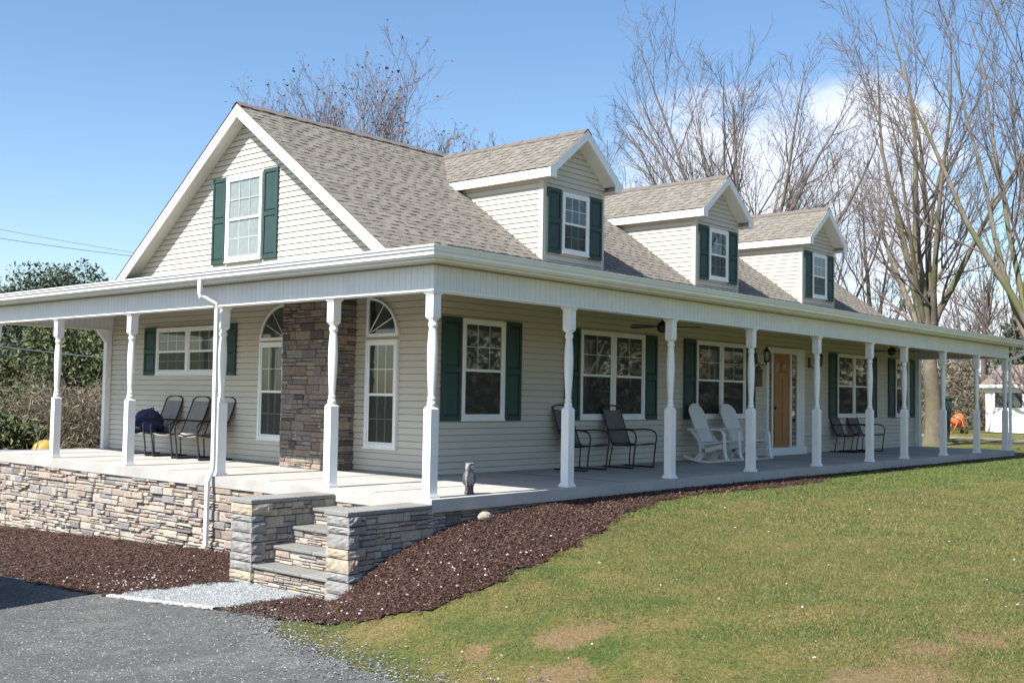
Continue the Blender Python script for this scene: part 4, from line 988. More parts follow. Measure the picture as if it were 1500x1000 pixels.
# rockers
def rocker(label):
    root = tag(empty('rocking_chair'), label, 'rocking chair', 'white rocking chairs by the front door')
    s = MB(); t = Vector((0, .40, 1)).normalized(); n_ = Vector((0, -1, .40)).normalized(); H = .80; W0, W1 = .24, .27
    o_ = Vector((0, .20, .38)); out = []
    out += [(-W0, 0), (W0, 0)]; out += [(W1*math.cos(a), H-.20+.20*math.sin(a)) for a in [math.pi*k/14 for k in range(15)]]
    s.prism([tuple(o_+Vector((1, 0, 0))*u+t*v) for u, v in out], tuple(n_*.03))
    for k in range(-2, 3): s.prism([tuple(o_+Vector((1, 0, 0))*(k*.095+e)+t*v+n_*.030) for e, v in ((-.035, .05), (.035, .05), (.035, H-.12-abs(k)*.03), (-.035, H-.12-abs(k)*.03))], tuple(n_*.008))
    s.build('backrest', 'resin', root)
    s = MB(); s.prism([(-.26, .24, .37), (-.26, .0, .385), (-.26, -.26, .43), (-.26, -.30, .40), (-.26, -.27, .39), (-.26, 0, .345), (-.26, .24, .33)], (.52, 0, 0)); s.build('seat', 'resin', root)
    for sx in (-1, 1):
        x = sx*.30
        s = MB(); P = arc_pts([(x, .42, .63), (x, .2, .635), (x, -.1, .645), (x, -.28, .63), (x, -.35, .55), (x, -.36, .40), (x, -.38, .20), (x, -.42, .055)], 4)
        for a_, b_ in zip(P, P[1:]):
            d = (b_-a_).normalized(); q = d.cross(Vector((1, 0, 0)))*.014
            s.prism([tuple(a_+Vector((-.04, 0, 0))-q), tuple(a_+Vector((.04, 0, 0))-q), tuple(a_+Vector((.04, 0, 0))+q), tuple(a_+Vector((-.04, 0, 0))+q)], tuple((b_-a_)*1.06))
        s.build('arm', 'resin', root)
        s = MB(); top = [(-.45, .075), (-.2, .03), (.05, .02), (.3, .045), (.52, .11)]
        P = arc_pts([(x, y, z) for y, z in top], 5)
        for a_, b_ in zip(P, P[1:]): s.prism([(x-.02, a_.y, a_.z-.02), (x+.02, a_.y, a_.z-.02), (x+.02, a_.y, a_.z+.03), (x-.02, a_.y, a_.z+.03)], tuple((b_-a_)*1.02))
        # side web with opening
        s.prism([(x-.012, .30, .06), (x-.012, .16, .20), (x-.012, .20, .40), (x-.012, .40, .64), (x-.012, .34, .64), (x-.012, .10, .40), (x-.012, .04, .20), (x-.012, .14, .04)], (.024, 0, 0))
        s.prism([(x-.012, .12, .26), (x-.012, -.33, .38), (x-.012, -.35, .30), (x-.012, .10, .17)], (.024, 0, 0))
        s.build('rocker', 'resin', root)
    return root
r0 = rocker('white rocking chair left of the other one, directly right of the third front post'); r0.location = (9.42, 1.75, 0); r0.rotation_euler = (0, 0, R(2))
r1 = copy_tree(r0); r1.location = (10.55, 1.72, 0); r1.rotation_euler = (0, 0, R(-3)); r1['label'] = 'white rocking chair nearer the front door, partly behind the fourth front post'

# owl statue
ow = tag(empty('owl_statue', (.74, .06, 0), R(-35)), 'small grey owl statue standing on a dark pedestal at the porch edge', 'statue')
s = MB(); n = 24
prof = [(.030, .105), (.052, .115), (.062, .15), (.064, .19), (.060, .23), (.052, .262), (.047, .28), (.052, .30), (.057, .325), (.052, .355), (.038, .375), (.012, .385), (.001, .386)]
rings = []
for r_, z in prof:
    row = []
    for j in range(n):
        a = 2*math.pi*j/n; q = 1+.05*math.cos(2*a)+.02*math.sin(9*a+z*90)
        ear = .022*max(0, math.cos(a-math.radians(45)))**8+.022*max(0, math.cos(a-math.radians(135)))**8 if .34 < z < .37 else 0
        row.append(s.av((r_*q*math.cos(a), r_*q*1.05*math.sin(a)+(-.01 if z > .29 else 0), z+ear*1.6)))
    rings.append(row)
for k in range(len(prof)-1):
    for j in range(n): s.f.append([rings[k][j], rings[k][(j+1) % n], rings[k+1][(j+1) % n], rings[k+1][j]]); s.sm.append(True)
s.f.append(rings[0][::-1]); s.sm.append(False)
for sx in (-1, 1): s.prism([(sx*.026, -.01, .362), (sx*.048, -.01, .352), (sx*.046, -.006, .388)], (0, .02, 0))
s.build('body', 'egret', ow)
for sx in (-1, 1):
    s = MB(); s.lathe([(.02, .10), (.055, .13), (.062, .18), (.056, .23), (.036, .265), (.01, .275)], 14, (sx*.024, .02, 0)); s.build('wing', 'black_stone', ow)
    s = MB(); s.sphere((sx*.025, -.052, .333), .022, 12, 8); s.build('eye', 'eye', ow)
    s = MB(); s.sphere((sx*.025, -.071, .335), .010, 8, 6); s.build('pupil', 'rubber', ow)
s = MB(); s.lathe([(.010, 0), (.006, -.018), (.001, -.028)], 8, (0, -.072, .325)); s.build('beak', 'rubber', ow)
s = MB(); s.lathe([(.060, 0), (.062, .02), (.055, .03), (.052, .09), (.058, .10), (.055, .115)], 18); s.build('pedestal', 'black_stone', ow)

o = lumpy('rock', 'quoin_tan', (0, 0, 0), .085, (1.2, .8, .75), 17, .12); o.location = (.62, -.32, G(.62, -.32)+.06); tag(o, 'pale tan rock lying on the mulch against the porch wall', 'rock')
# ceiling fans
def fan(label, x, y):
    root = tag(empty('ceiling_fan', (x, y, 2.745)), label, 'ceiling fan', 'porch ceiling fans')
    s = MB(); s.lathe([(.05, -.04), (.06, -.02), (.06, 0)], 16); s.tube([(0, 0, -.22), (0, 0, -.02)], .012, 8); s.lathe([(.03, -.40), (.09, -.37), (.10, -.30), (.09, -.24), (.04, -.20)], 20); s.build('motor', 'bronze', root)
    for k in range(5):
        b = MB(); b.T = Matrix.Rotation(2*math.pi*k/5+.25, 4, 'Z') @ Matrix.Rotation(R(9), 4, 'X')
        b.box((.08, -.02, -.30), (.2, .02, -.293)); b.prism([(.18, -.045, -.300), (.64, -.065, -.300), (.67, 0, -.300), (.64, .065, -.300), (.18, .045, -.300)], (0, 0, .007)); b.build('blade', 'bronze', root)
    return root
fan('dark ceiling fan above the front porch before the wide window near the rockers', 6.65, 1.15); fan('dark ceiling fan above the far end of the front porch', 16.6, 1.15)
# wall lanterns
def lantern(label, x, y=YW-.012):
    root = tag(empty('wall_lantern', (x, y, 2.02)), label, 'lantern', 'lanterns flanking the front door')
    s = MB(); s.cbox((-.055, -.03, -.02), (.055, 0, .22), .01); s.tube(arc_pts([(0, -.03, .06), (0, -.12, -.03), (0, -.24, -.04), (0, -.28, .02)]), .010, 8); s.build('bracket', 'bronze', root)
    s = MB(); s.lathe([(.05, .02), (.065, .04), (.05, .05)], 6, (0, -.28, 0)); s.lathe([(.075, .25), (.07, .265), (.03, .32), (.012, .33), (.02, .35), (.004, .375)], 6, (0, -.28, 0))
    for k in range(6):
        a = 2*math.pi*k/6; s.tube([(.05*math.cos(a), -.28+.05*math.sin(a), .05), (.07*math.cos(a), -.28+.07*math.sin(a), .25)], .006, 4)
    s.build('cage', 'bronze', root)
    s = MB(); s.lathe([(.045, .05), (.064, .25)], 6, (0, -.28, 0)); s.build('lantern_glass', 'glass', root)
    return root
lantern('black lantern on the wall left of the front door', 12.15); lantern('black lantern on the wall right of the front door', 14.72)

# ------------------------------------------------------------------ TREES
def ray(px, dist):
    d = Vector((.74873332, .66089904, 0))*1575.96+Vector((.6610343, -.75017158, 0))*(px-750); d.normalize()
    return (-8.94+d.x*dist, -9.15+d.y*dist)
class TreeB:
    def __init__(s, seed): s.r = random.Random(seed); s.V = []; s.F = []; s.tips = []; s.n = 0
    def seg(s, pts, rad, n):
        base = None; up = None; m_ = len(pts)
        for k in range(m_):
            t = (pts[min(k+1, m_-1)]-pts[max(k-1, 0)]).normalized()
            u = t.cross(Vector((.3, .9, .2))).normalized() if up is None else (up-t*up.dot(t)).normalized(); up = u; v = t.cross(u)
            st = len(s.V)
            for j in range(n):
                a = 2*math.pi*j/n; s.V.append(tuple(pts[k]+(u*math.cos(a)+v*math.sin(a))*rad[k]))
            if k:
                for j in range(n): s.F.append((st-n+j, st-n+(j+1) % n, st+(j+1) % n, st+j))
    def branch(s, p, d, L, r, lev, cfg):
        rn = s.r; nseg = max(3, int(cfg['seg'][min(lev, 4)])); pts = [p.copy()]; rad = [r]; d = d.normalized()
        r1 = r*cfg.get('taper', .35) if lev < cfg['lev'] else r*.3
        for k in range(nseg):
            w_ = cfg['wob'][min(lev, 4)]
            d = (d+Vector((rn.gauss(0, w_), rn.gauss(0, w_), rn.gauss(0, w_)))+Vector((0, 0, cfg['up'][min(lev, 4)]))).normalized()
            p = p+d*(L/nseg); pts.append(p.copy()); rad.append(r+(r1-r)*(k+1)/nseg)
        s.seg(pts, rad, (9, 6, 4, 3, 3)[min(lev, 4)])
        if lev >= cfg['lev']: s.tips.append((p.copy())); return
        nc = cfg['kids'][min(lev, 4)]; nc = max(1, int(nc*rn.uniform(.8, 1.2)))
        s0 = cfg['start'][min(lev, 4)]
        for i in range(nc):
            t = s0+(1-s0)*(i+rn.random()*.9)/nc; k = min(nseg-1, int(t*nseg)); f = t*nseg-k; q = pts[k].lerp(pts[k+1], min(1, f))
            td = (pts[k+1]-pts[k]).normalized(); ax = td.cross(Vector((rn.gauss(0, 1), rn.gauss(0, 1), rn.gauss(0, 1))))
            if ax.length < 1e-3: continue
            ang = R(rn.uniform(*cfg['ang'][min(lev, 4)])); nd = Matrix.Rotation(ang, 3, ax.normalized()) @ td
            if nd.z < -.15: nd.z *= -.3
            Lc = L*rn.uniform(*cfg['len'][min(lev, 4)])*(1.15-.55*t); rc = (r+(r1-r)*t)*rn.uniform(.45, .7)
            s.branch(q, nd, Lc, max(rc, cfg['rmin']), lev+1, cfg)
    def mesh(s, name, m_, parent, V=None, F=None):
        me = bpy.data.meshes.new(name); me.from_pydata(s.V, [], s.F); me.update(); me.polygons.foreach_set('use_smooth', np.ones(len(s.F), bool)); me.materials.append(M[m_])
        o = bpy.data.objects.new(name, me); COL.objects.link(o); o.parent = parent; return o
CF = dict(lev=4, seg=(7, 8, 7, 5, 3), wob=(.04, .05, .06, .08, .10), up=(.02, .05, .055, .05, .04), kids=(7, 8, 7, 5), start=(.35, .25, .15, .12), ang=((22, 40), (22, 42), (20, 42), (22, 46)), len=((.75, 1.05), (.4, .6), (.42, .62), (.40, .62)), rmin=.010)
def bare_tree(name, label, x, y, H, seed, mat='bark', twig='twig', r=.35, lean=(0, 0, 1), cfg=None, group='bare trees behind the house', buds=0, stems=1, z=None):
    cf = dict(CF); cf.update(cfg or {}); rn = random.Random(seed*13+5)
    root = tag(empty(name, (x, y, G(x, y) if z is None else z)), label, 'tree', group)
    big = TreeB(seed); small = TreeB(seed+100)
    # trunk(s) and leaders
    leaders = []; tl = H*cf.get('trunk', .28)
    for si in range(stems):
        d0 = Vector(lean)+Vector((rn.gauss(0, .12), rn.gauss(0, .12), 0))*(1 if stems > 1 else .3); d0.normalize()
        r_ = r*(1 if si == 0 else .7); pts = [Vector((rn.uniform(-.3, .3)*(stems > 1), rn.uniform(-.3, .3)*(stems > 1), -.2))]; rad = [r_*1.35]; p = pts[0]; dd_ = d0
        for k in range(6):
            dd_ = (dd_+Vector((rn.gauss(0, .05), rn.gauss(0, .05), 0))).normalized(); p = p+dd_*tl/6; pts.append(p.copy()); rad.append(r_*(1-.06*k))
        big.seg(pts, rad, 12)
        nl = cf.get('leaders', 5)
        for i in range(nl):
            a = 2*math.pi*(i+rn.random()*.6)/nl; sp_ = cf.get('spread', .45)*rn.uniform(.4, 1.2); q = pts[-1-(i % 3 == 1)].copy()
            leaders.append((q, (dd_+Vector((math.cos(a)*sp_, math.sin(a)*sp_, 0))).normalized(), r_*rn.uniform(.30, .52)))
        leaders.append((pts[-1].copy(), dd_, r_*.68))
    for q, d, r_ in leaders:
        L = (H-tl)*rn.uniform(.78, 1.0)
        n0 = 9; p = q; pts = [p.copy()]; rad = [r_]
        for k in range(n0):
            d = (d+Vector((rn.gauss(0, .07), rn.gauss(0, .07), cf.get('trop', .06)))).normalized(); p = p+d*L/n0; pts.append(p.copy()); rad.append(max(.018, r_*(1-.9*(k+1)/n0)))
        big.seg(pts, rad, 7)
        nb = cf.get('nb', 10)
        for i in range(nb):
            t = .12+.86*(i+rn.random())/nb; k = min(n0-1, int(t*n0)); qq = pts[k].lerp(pts[k+1], t*n0-k); td = (pts[k+1]-pts[k]).normalized()
            ax = td.cross(Vector((rn.gauss(0, 1), rn.gauss(0, 1), rn.gauss(0, 1)))).normalized(); nd = Matrix.Rotation(R(rn.uniform(20, 44)), 3, ax) @ td
            if nd.z < 0: nd.z = abs(nd.z)*.3
            tgt = small if rad[k] < .09 or True else big
            small.branch(qq, nd, L*rn.uniform(.26, .48)*(1.15-.62*t), max(cf['rmin']*1.4, rad[k]*.42), 2, cf)
    big.mesh('trunk', mat, root); small.mesh('branches', twig, root)
    if buds:
        T = np.array([tuple(t) for t in small.tips]); T = T[NR.rand(len(T)) < buds]; K = len(T)
        c_ = T[:, None, :]+NR.normal(0, .07, (K, 1, 3)); v = c_+NR.normal(0, .055, (K, 3, 3))
        npmesh('buds', v, 3, 'bud', root)['kind'] = 'stuff'
    return root
x, y = ray(1092, 52); bare_tree('bare_tree', 'tall spreading bare tree centred behind the middle and right dormers', x, y, 19.4, 3, 'bark', 'twig', .40, cfg=dict(trunk=.24, leaders=9, spread=.80, trop=.035, nb=12, rmin=.010))
x, y = ray(985, 56); bare_tree('bare_tree', 'bare tree leaning left beside the tall spreading one behind the middle dormer', x, y, 15.6, 8, 'bark', 'twig', .30, (-.12, .14, 1), dict(trunk=.22, leaders=5, spread=.55, rmin=.010))
x, y = ray(1190, 60); bare_tree('bare_tree', 'slender bare tree just right of the tall spreading one', x, y, 15.0, 12, 'bark', 'twig', .22, cfg=dict(trunk=.25, leaders=4, spread=.6, rmin=.010))
x, y = ray(1366, 39); bare_tree('bare_tree', 'large pale mossy bare tree with a thick trunk just past the right porch end', x, y, 14.6, 21, 'bark_moss', 'twig', .29, (-.02, .03, 1), dict(trunk=.26, leaders=7, spread=.52, nb=8, trop=.05, rmin=.008))
x, y = ray(1285, 56); bare_tree('bare_tree', 'narrow upright bare tree behind the right end of the roof', x, y, 14.2, 33, 'bark_moss', 'twig', .22, cfg=dict(trunk=.25, leaders=4, spread=.5, nb=8, rmin=.010))
x, y = ray(1530, 30); bare_tree('bare_tree', 'nearest bare tree whose mossy limbs enter from the right edge', x, y, 15.5, 44, 'bark_moss', 'twig', .19, (0, 0, 1), dict(trunk=.22, leaders=7, spread=.55, nb=9, rmin=.007))
x, y = ray(1440, 72); bare_tree('bare_tree', 'grey bare tree rising behind the white shed', x, y, 13, 51, 'bark', 'twig', .3, cfg=dict(trunk=.2, leaders=6, spread=.7, rmin=.02, kids=(5, 7, 5, 3)))
for k, (px, dist, H, lb) in enumerate([(440, 62, 17.4, 'small budding tree behind the main ridge, leftmost of the row'), (487, 58, 19.0, 'budding tree behind the main ridge with the tallest twiggy top, left of centre'), (548, 58, 17.8, 'budding tree behind the main ridge near the middle of the row'), (598, 62, 16.2, 'budding tree behind the main ridge sloping down to the right'), (645, 66, 15.8, 'low budding tree behind where the first dormer meets the main ridge')]):
    x, y = ray(px, dist); bare_tree('budding_tree', lb, x, y, H, 60+k*3, 'bark', 'twig', .2, cfg=dict(trunk=.25, leaders=7, spread=.42, rmin=.010, kids=(5, 7, 6, 5), nb=13), group='budding trees behind the main ridge', buds=.7)
for k, (px, dist, H, lb) in enumerate([(1265, 80, 11, 'far grey bare tree low behind the third dormer'), (1400, 78, 10, 'far grey bare tree above the orange mixer'), (1475, 86, 12, 'far grey bare tree at the right edge behind the shed roof'), (1520, 60, 9.5, 'twiggy bare tree beside the right edge above the shed')]):
    x, y = ray(px, dist); bare_tree('bare_tree', lb, x, y, H, 90+k*3, 'bark', 'twig', .22, cfg=dict(trunk=.15, leaders=5, spread=.7, rmin=.022, kids=(4, 6, 4, 3), nb=7))

def leafy(name, label, cat, x, y, H, W, mat, n, seed, size=.12, group=None, shape='cone', trunk_r=.15, z=None, lobes=14, stems=0):
    rn = np.random.RandomState(seed); root = tag(empty(name, (x, y, G(x, y) if z is None else z)), label, cat, group)
    t = TreeB(seed); tr = random.Random(seed)
    t.seg([Vector((0, 0, -.2)), Vector((tr.gauss(0, .1), tr.gauss(0, .1), H*.4)), Vector((tr.gauss(0, .2), tr.gauss(0, .2), H*.92))], [trunk_r, trunk_r*.7, .02], 8)
    cs = []
    for i in range(lobes):
        h = (i+.5)/lobes; a = tr.uniform(0, 6.28)
        if shape == 'cone': rad = W/2*(1-h)**.7*tr.uniform(.55, 1); zz = H*(.10+.88*h)
        elif shape == 'pine': rad = W/2*math.sin(math.pi*(.15+.8*h))*tr.uniform(.5, 1); zz = H*(.35+.62*h)
        else: rad = W/2*math.sqrt(max(0, 1-(2*h-.75)**2*.6))*tr.uniform(.3, .9); zz = H*(.08+.80*h)
        cs.append((math.cos(a)*rad*.75, math.sin(a)*rad*.75, zz, max(.25, W*.20*(1.25-h if shape == 'cone' else 1)*tr.uniform(.7, 1.2))))
        t.seg([Vector((0, 0, zz*.8)), Vector((math.cos(a)*rad*.4, math.sin(a)*rad*.4, zz*.92)), Vector((math.cos(a)*rad*.8, math.sin(a)*rad*.8, zz))], [trunk_r*.3, trunk_r*.2, .01], 4)
    t.mesh('trunk', 'bark', root)
    C = np.array(cs); I = rn.randint(0, len(C), n); d = rn.normal(0, 1, (n, 3)); d /= np.linalg.norm(d, axis=1)[:, None]
    rr_ = rn.uniform(.25, 1.1, n)**.6*C[I, 3]; P_ = C[I, :3]+d*rr_[:, None]*np.array([1, 1, .75])
    P_[:, 2] = np.abs(P_[:, 2])
    u = rn.normal(0, 1, (n, 3)); u /= np.linalg.norm(u, axis=1)[:, None]; v = np.cross(u, rn.normal(0, 1, (n, 3))); v /= np.linalg.norm(v, axis=1)[:, None]
    sz = size*rn.uniform(.5, 1.3, (n, 1)); u *= sz; v *= sz*(.10 if mat == 'brush' else .4)
    npmesh('crown', np.stack([P_-u, P_-v*.9+u*.1, P_+u, P_+v], 1), 4, mat, root)
    if stems:
        q = TreeB(seed+7)
        for i in range(stems):
            a = tr.uniform(0, 6.28); rd = tr.uniform(0, W/2); b = Vector((math.cos(a)*rd*.5, math.sin(a)*rd*.5, 0))
            q.branch(b, Vector((math.cos(a)*.5, math.sin(a)*.5, 1)), H*tr.uniform(.6, 1.1), .03, 3, CF)
        q.mesh('stems', 'bark_pale', root)
    return root
# left side: evergreens and brush
L_ = [('pine_tree', 'tall ragged pine showing above the porch roof at the far left edge', 12, 50, 6.9, 4.5, 'pine', 'pine'),
      ('pine_tree', 'ragged pine rising above the porch roof, second from the left edge', 62, 48, 7.6, 5, 'pine', 'pine'),
      ('pine_tree', 'ragged pine above the porch roof nearest the white gable', 108, 50, 7.7, 4.5, 'pine', 'pine'),
      ('cedar_tree', 'dark cedar behind the back corner of the side porch', 140, 38, 5.2, 4.6, 'cedar', 'bush'),
      ('cedar_tree', 'olive green cedar filling the left opening of the porch', 100, 36, 5.0, 4.4, 'cedar', 'bush'),
      ('cedar_tree', 'rounded dark cedar right of the leftmost porch opening', 75, 42, 5.6, 4.0, 'pine', 'bush'),
      ('cedar_tree', 'low cedar at the far left edge below the beam', 22, 40, 4.0, 3.6, 'cedar', 'bush'),
      ('cedar_tree', 'broad dark cedar close behind the white end pilaster', 168, 44, 6.2, 5.0, 'cedar', 'bush')]
for k, (nm, lb, px, dist, H, W, mt, shp) in enumerate(L_):
    x, y = ray(px, dist); leafy(nm, lb, 'tree', x, y, H, W, mt, 9000, 200+k, .10, 'evergreens beyond the side porch', shp, .16, lobes=22)
for k, (px, dist, H, W, mt, lb) in enumerate([(40, 30, 2.6, 3.6, 'brush', 'dry brown thicket beyond the deck at the left edge'), (12, 27, 1.9, 2.6, 'cedar', 'low dark shrub beside the blue container'), (85, 31, 2.5, 3.4, 'brush', 'dry brown thicket behind the yellow tank'), (122, 30, 2.7, 3.4, 'brush', 'tangled brown thicket in the middle of the back porch opening'), (150, 31, 3.0, 3.2, 'brush', 'tangled brown thicket beside the end pilaster'), (62, 36, 3.2, 4.0, 'brush', 'taller grey thicket below the far hill'), (175, 33, 3.0, 3.0, 'brush', 'brown thicket hidden mostly by the house corner')]):
    x, y = ray(px, dist); leafy('thicket', lb, 'shrub', x, y, H, W, mt, 8000, 300+k, .09, 'thickets beyond the side porch', 'bush', .05, lobes=18, stems=14)
# far left blue hill and far woods
def hill(name, pts, mat, depth=60):
    s = MB()
    m2 = [s.av((x, y, -6)) for x, y, z in pts]; m1 = [s.av(p) for p in pts]
    dirx = [Vector((x+8.94, y+9.15, 0)).normalized() for x, y, z in pts]
    mb_ = [s.av((x+d.x*depth, y+d.y*depth, -6)) for (x, y, z), d in zip(pts, dirx)]
    for k in range(len(pts)-1):
        s.f.append([m2[k], m2[k+1], m1[k+1], m1[k]]); s.f.append([m1[k], m1[k+1], mb_[k+1], mb_[k]]); s.sm += [True, True]
    return tag(s.build(name, mat), kind='structure')
pts = []
for k in range(40):
    px = -500+k*60; x, y = ray(px, 900); pts.append((x, y, 22+12*math.sin(k*.5+1)+6*math.sin(k*1.3)+(14 if px < 300 else 0)))
M['hill'] = simple('hill_woods', (.10, .13, .14), .95, .2, .02)
hill('hills', pts, 'hill', 300)
# stuff masses: hedgerow on the right, woods far behind
def mass(name, label, cat, segs, n, mat, size, seed):
    rn = np.random.RandomState(seed); px = rn.uniform(segs[0], segs[1], n); dd_ = rn.uniform(segs[2], segs[3], n)
    X, Y = np.array([ray(a, b) for a, b in zip(px, dd_)]).T
    top = segs[4]*(.72+.18*np.sin(px*.043+seed)+.10*np.sin(px*.17)+.06*np.sin(px*.41)); Z = gz(X, Y)+top*rn.uniform(0, 1, n)**.8
    P_ = np.stack([X, Y, Z], -1); u = rn.normal(0, 1, (n, 3)); u /= np.linalg.norm(u, axis=1)[:, None]; v = np.cross(u, rn.normal(0, 1, (n, 3))); v /= np.linalg.norm(v, axis=1)[:, None]
    sz = size*rn.uniform(.4, 1.3, (n, 1)); u *= sz; v *= sz*(.14 if mat == 'brush' else .35)
    return tag(npmesh(name, np.stack([P_-u, P_-v, P_+u, P_+v], 1), 4, mat), label, cat, kind='stuff')
mass('hedgerow', 'grey green brushy hedgerow beyond the right end of the porch', 'hedgerow', (1180, 1800, 68, 76, 5.0), 40000, 'brush', .20, 5)
mass('far_woods', 'distant grey leafless woods on the right horizon', 'woods', (900, 2200, 105, 125, 9.5), 26000, 'farwood', .38, 6)
mass('far_woods', 'distant dark woods on the left horizon beyond the side porch', 'woods', (-500, 330, 60, 74, 4.8), 16000, 'fargreen', .28, 7)
def ring_mass(name, label, a0, a1, r0_, r1_, H, n, mat, size, seed):
    rn = np.random.RandomState(seed); a = rn.uniform(R(a0), R(a1), n); r_ = rn.uniform(r0_, r1_, n); X = -9+np.cos(a)*r_; Y = -9+np.sin(a)*r_
    top = H*(.7+.2*np.sin(a*17+seed)+.1*np.sin(a*53)); P_ = np.stack([X, Y, gz(X, Y)+top*rn.uniform(0, 1, n)], -1)
    u = rn.normal(0, 1, (n, 3)); v = np.cross(u, rn.normal(0, 1, (n, 3))); u /= np.linalg.norm(u, axis=1)[:, None]; v /= np.linalg.norm(v, axis=1)[:, None]
    tag(npmesh(name, np.stack([P_-u*size, P_-v*size*.5, P_+u*size, P_+v*size*.5], 1), 4, mat), label, 'woods', kind='stuff')
ring_mass('far_woods', 'unseen leafless wood added across the lawn to darken the porch window reflections', -75, 8, 70, 85, 11, 16000, 'brush', .5, 9)  # out of view, added so the front windows mirror something dark
x, y = ray(1500, 66); leafy('pine_tree', 'dark evergreen at the right edge just above the shed roof', 'tree', x, y, 6.6, 4.5, 'pine', 6000, 411, .18, None, 'bush', .2, lobes=22)

# ------------------------------------------------------------------ shed and yard things
x, y = ray(1443, 62); x2, y2 = ray(1522, 60.5)
ang = math.atan2(y2-y, x2-x); gzs = G(x, y)
shed = tag(empty('garden_shed', (x, y, gzs), ang), 'white garden shed with brown roof and two dark windows at the right edge', 'shed')
W_, D_ = 5.4, 3.2
s = MB(); s.box((0, 0, .05), (W_, D_, 2.45)); s.prism([(0.001, 0, 2.45), (0.001, D_/2, 3.35), (0.001, D_, 2.45)], (W_-.002, 0, 0)); s.build('wall', 'shed_white', shed)
s = MB()
s.prism([(-.15, -.25, 2.42), (-.15, D_/2, 3.50), (-.15, D_+.25, 2.42), (-.15, D_+.25, 2.52), (-.15, D_/2, 3.60), (-.15, -.25, 2.52)], (W_+.3, 0, 0)); s.build('roof', 'shed_roof', shed)
s = MB(); s.box((-.16, -.28, 2.36), (W_+.16, -.25, 2.52)); s.build('fascia', 'shed_white', shed)
for a, b in ((.55, 2.05), (2.45, 3.95)):
    s = MB(); s.box((a-.06, -.03, 1.28), (b+.06, -.001, 2.16)); f_ = s.build('window', 'shed_white', shed); s = MB(); s.box((a, -.04, 1.34), (b, -.031, 2.10)); s.build('window_pane', 'blind', f_)
s = MB(); s.box((0, -.06, -.1), (W_, .1, .05)); s.build('skid', 'rubber', shed)
# cement mixer
x, y = ray(1402, 58); mx_ = tag(empty('cement_mixer', (x, y, G(x, y)), R(-50)), 'small orange cement mixer standing in the yard beyond the porch', 'cement mixer'); mx_.scale = (.82, .82, .82)
s = MB(); s.T = Matrix.Translation((0, 0, .78)) @ Matrix.Rotation(R(38), 4, 'Y'); s.lathe([(.16, -.36), (.34, -.26), (.38, -.10), (.39, .06), (.36, .16), (.24, .36), (.20, .40), (.215, .42)], 20); s.build('drum', 'orange', mx_)
s = MB(); s.T = Matrix.Translation((0, 0, .78)) @ Matrix.Rotation(R(38), 4, 'Y'); s.lathe([(.395, -.03), (.41, 0), (.395, .03)], 20); s.build('ring_gear', 'rubber', mx_)
s = MB()
for a in ((-.45, -.32), (-.45, .32), (.40, -.30), (.40, .30)): s.tube([(a[0], a[1], 0), (a[0]*.3, a[1]*1.4, .75)], .03, 6)
s.tube([(-.45, -.32, .05), (-.45, .32, .05)], .025, 6); s.tube([(-.13, -.45, .75), (-.13, .45, .75)], .03, 6); s.build('stand', 'orange', mx_)
for sy in (-1, 1):
    s = MB(); s.T = Matrix.Translation((.40, sy*.34, .12)) @ Matrix.Rotation(R(90), 4, 'X'); s.lathe([(.04, -.03), (.12, -.03), (.12, .03), (.04, .03)], 14); s.build('wheel', 'rubber', mx_)
# covered dark grill by the trunk
x, y = ray(1379, 44); gr = tag(empty('trash_can', (x, y, G(x, y)), R(20)), 'tall dark green lidded bin beside the mossy tree trunk', 'bin')
s = MB(); s.prism([(-.3, -.3, .05), (.3, -.3, .05), (.3, .3, .05), (-.3, .3, .05)], (0, 0, .01))
for z0, z1, a, b in ((.06, 1.55, .27, .36),):
    r0_ = [(-a, -a, z0), (a, -a, z0), (a, a, z0), (-a, a, z0)]; r1_ = [(-b, -b, z1), (b, -b, z1), (b, b, z1), (-b, b, z1)]
    for k in range(4): s.poly([r0_[k], r0_[(k+1) % 4], r1_[(k+1) % 4], r1_[k]])
M['bin'] = simple('dark_green_plastic', (.012, .03, .022), .5, .2, 5)
s.build('bin_body', 'bin', gr); s = MB(); s.cbox((-.39, -.42, 1.55), (.39, .39, 1.66), .03); s.build('lid', 'bin', gr)
for sx in (-.3, .3):
    s = MB(); s.T = Matrix.Translation((sx, .3, .13)) @ Matrix.Rotation(R(90), 4, 'Y'); s.lathe([(.03, -.03), (.13, -.03), (.13, .03), (.03, .03)], 14); s.build('wheel', 'rubber', gr)
# yellow tank at left
x, y = ray(73, 27); tk = tag(empty('fuel_tank', (x, y, G(x, y)), R(60)), 'rounded yellow tank on legs beyond the deck behind the second porch post from the left', 'tank')
s = MB(); s.T = Matrix.Translation((0, 0, 1.10)) @ Matrix.Rotation(R(90), 4, 'Y'); s.lathe([(.05, -.62), (.18, -.6), (.26, -.52), (.28, -.4), (.28, .4), (.26, .52), (.18, .6), (.05, .62)], 20); s.build('tank_shell', 'yellow', tk)
s = MB()
for a in (-.4, .4):
    for b in (-.2, .2): s.tube([(a, b*1.3, 0), (a, b*.7, 1.15)], .03, 6)
s.build('stand', 'dark_metal', tk)
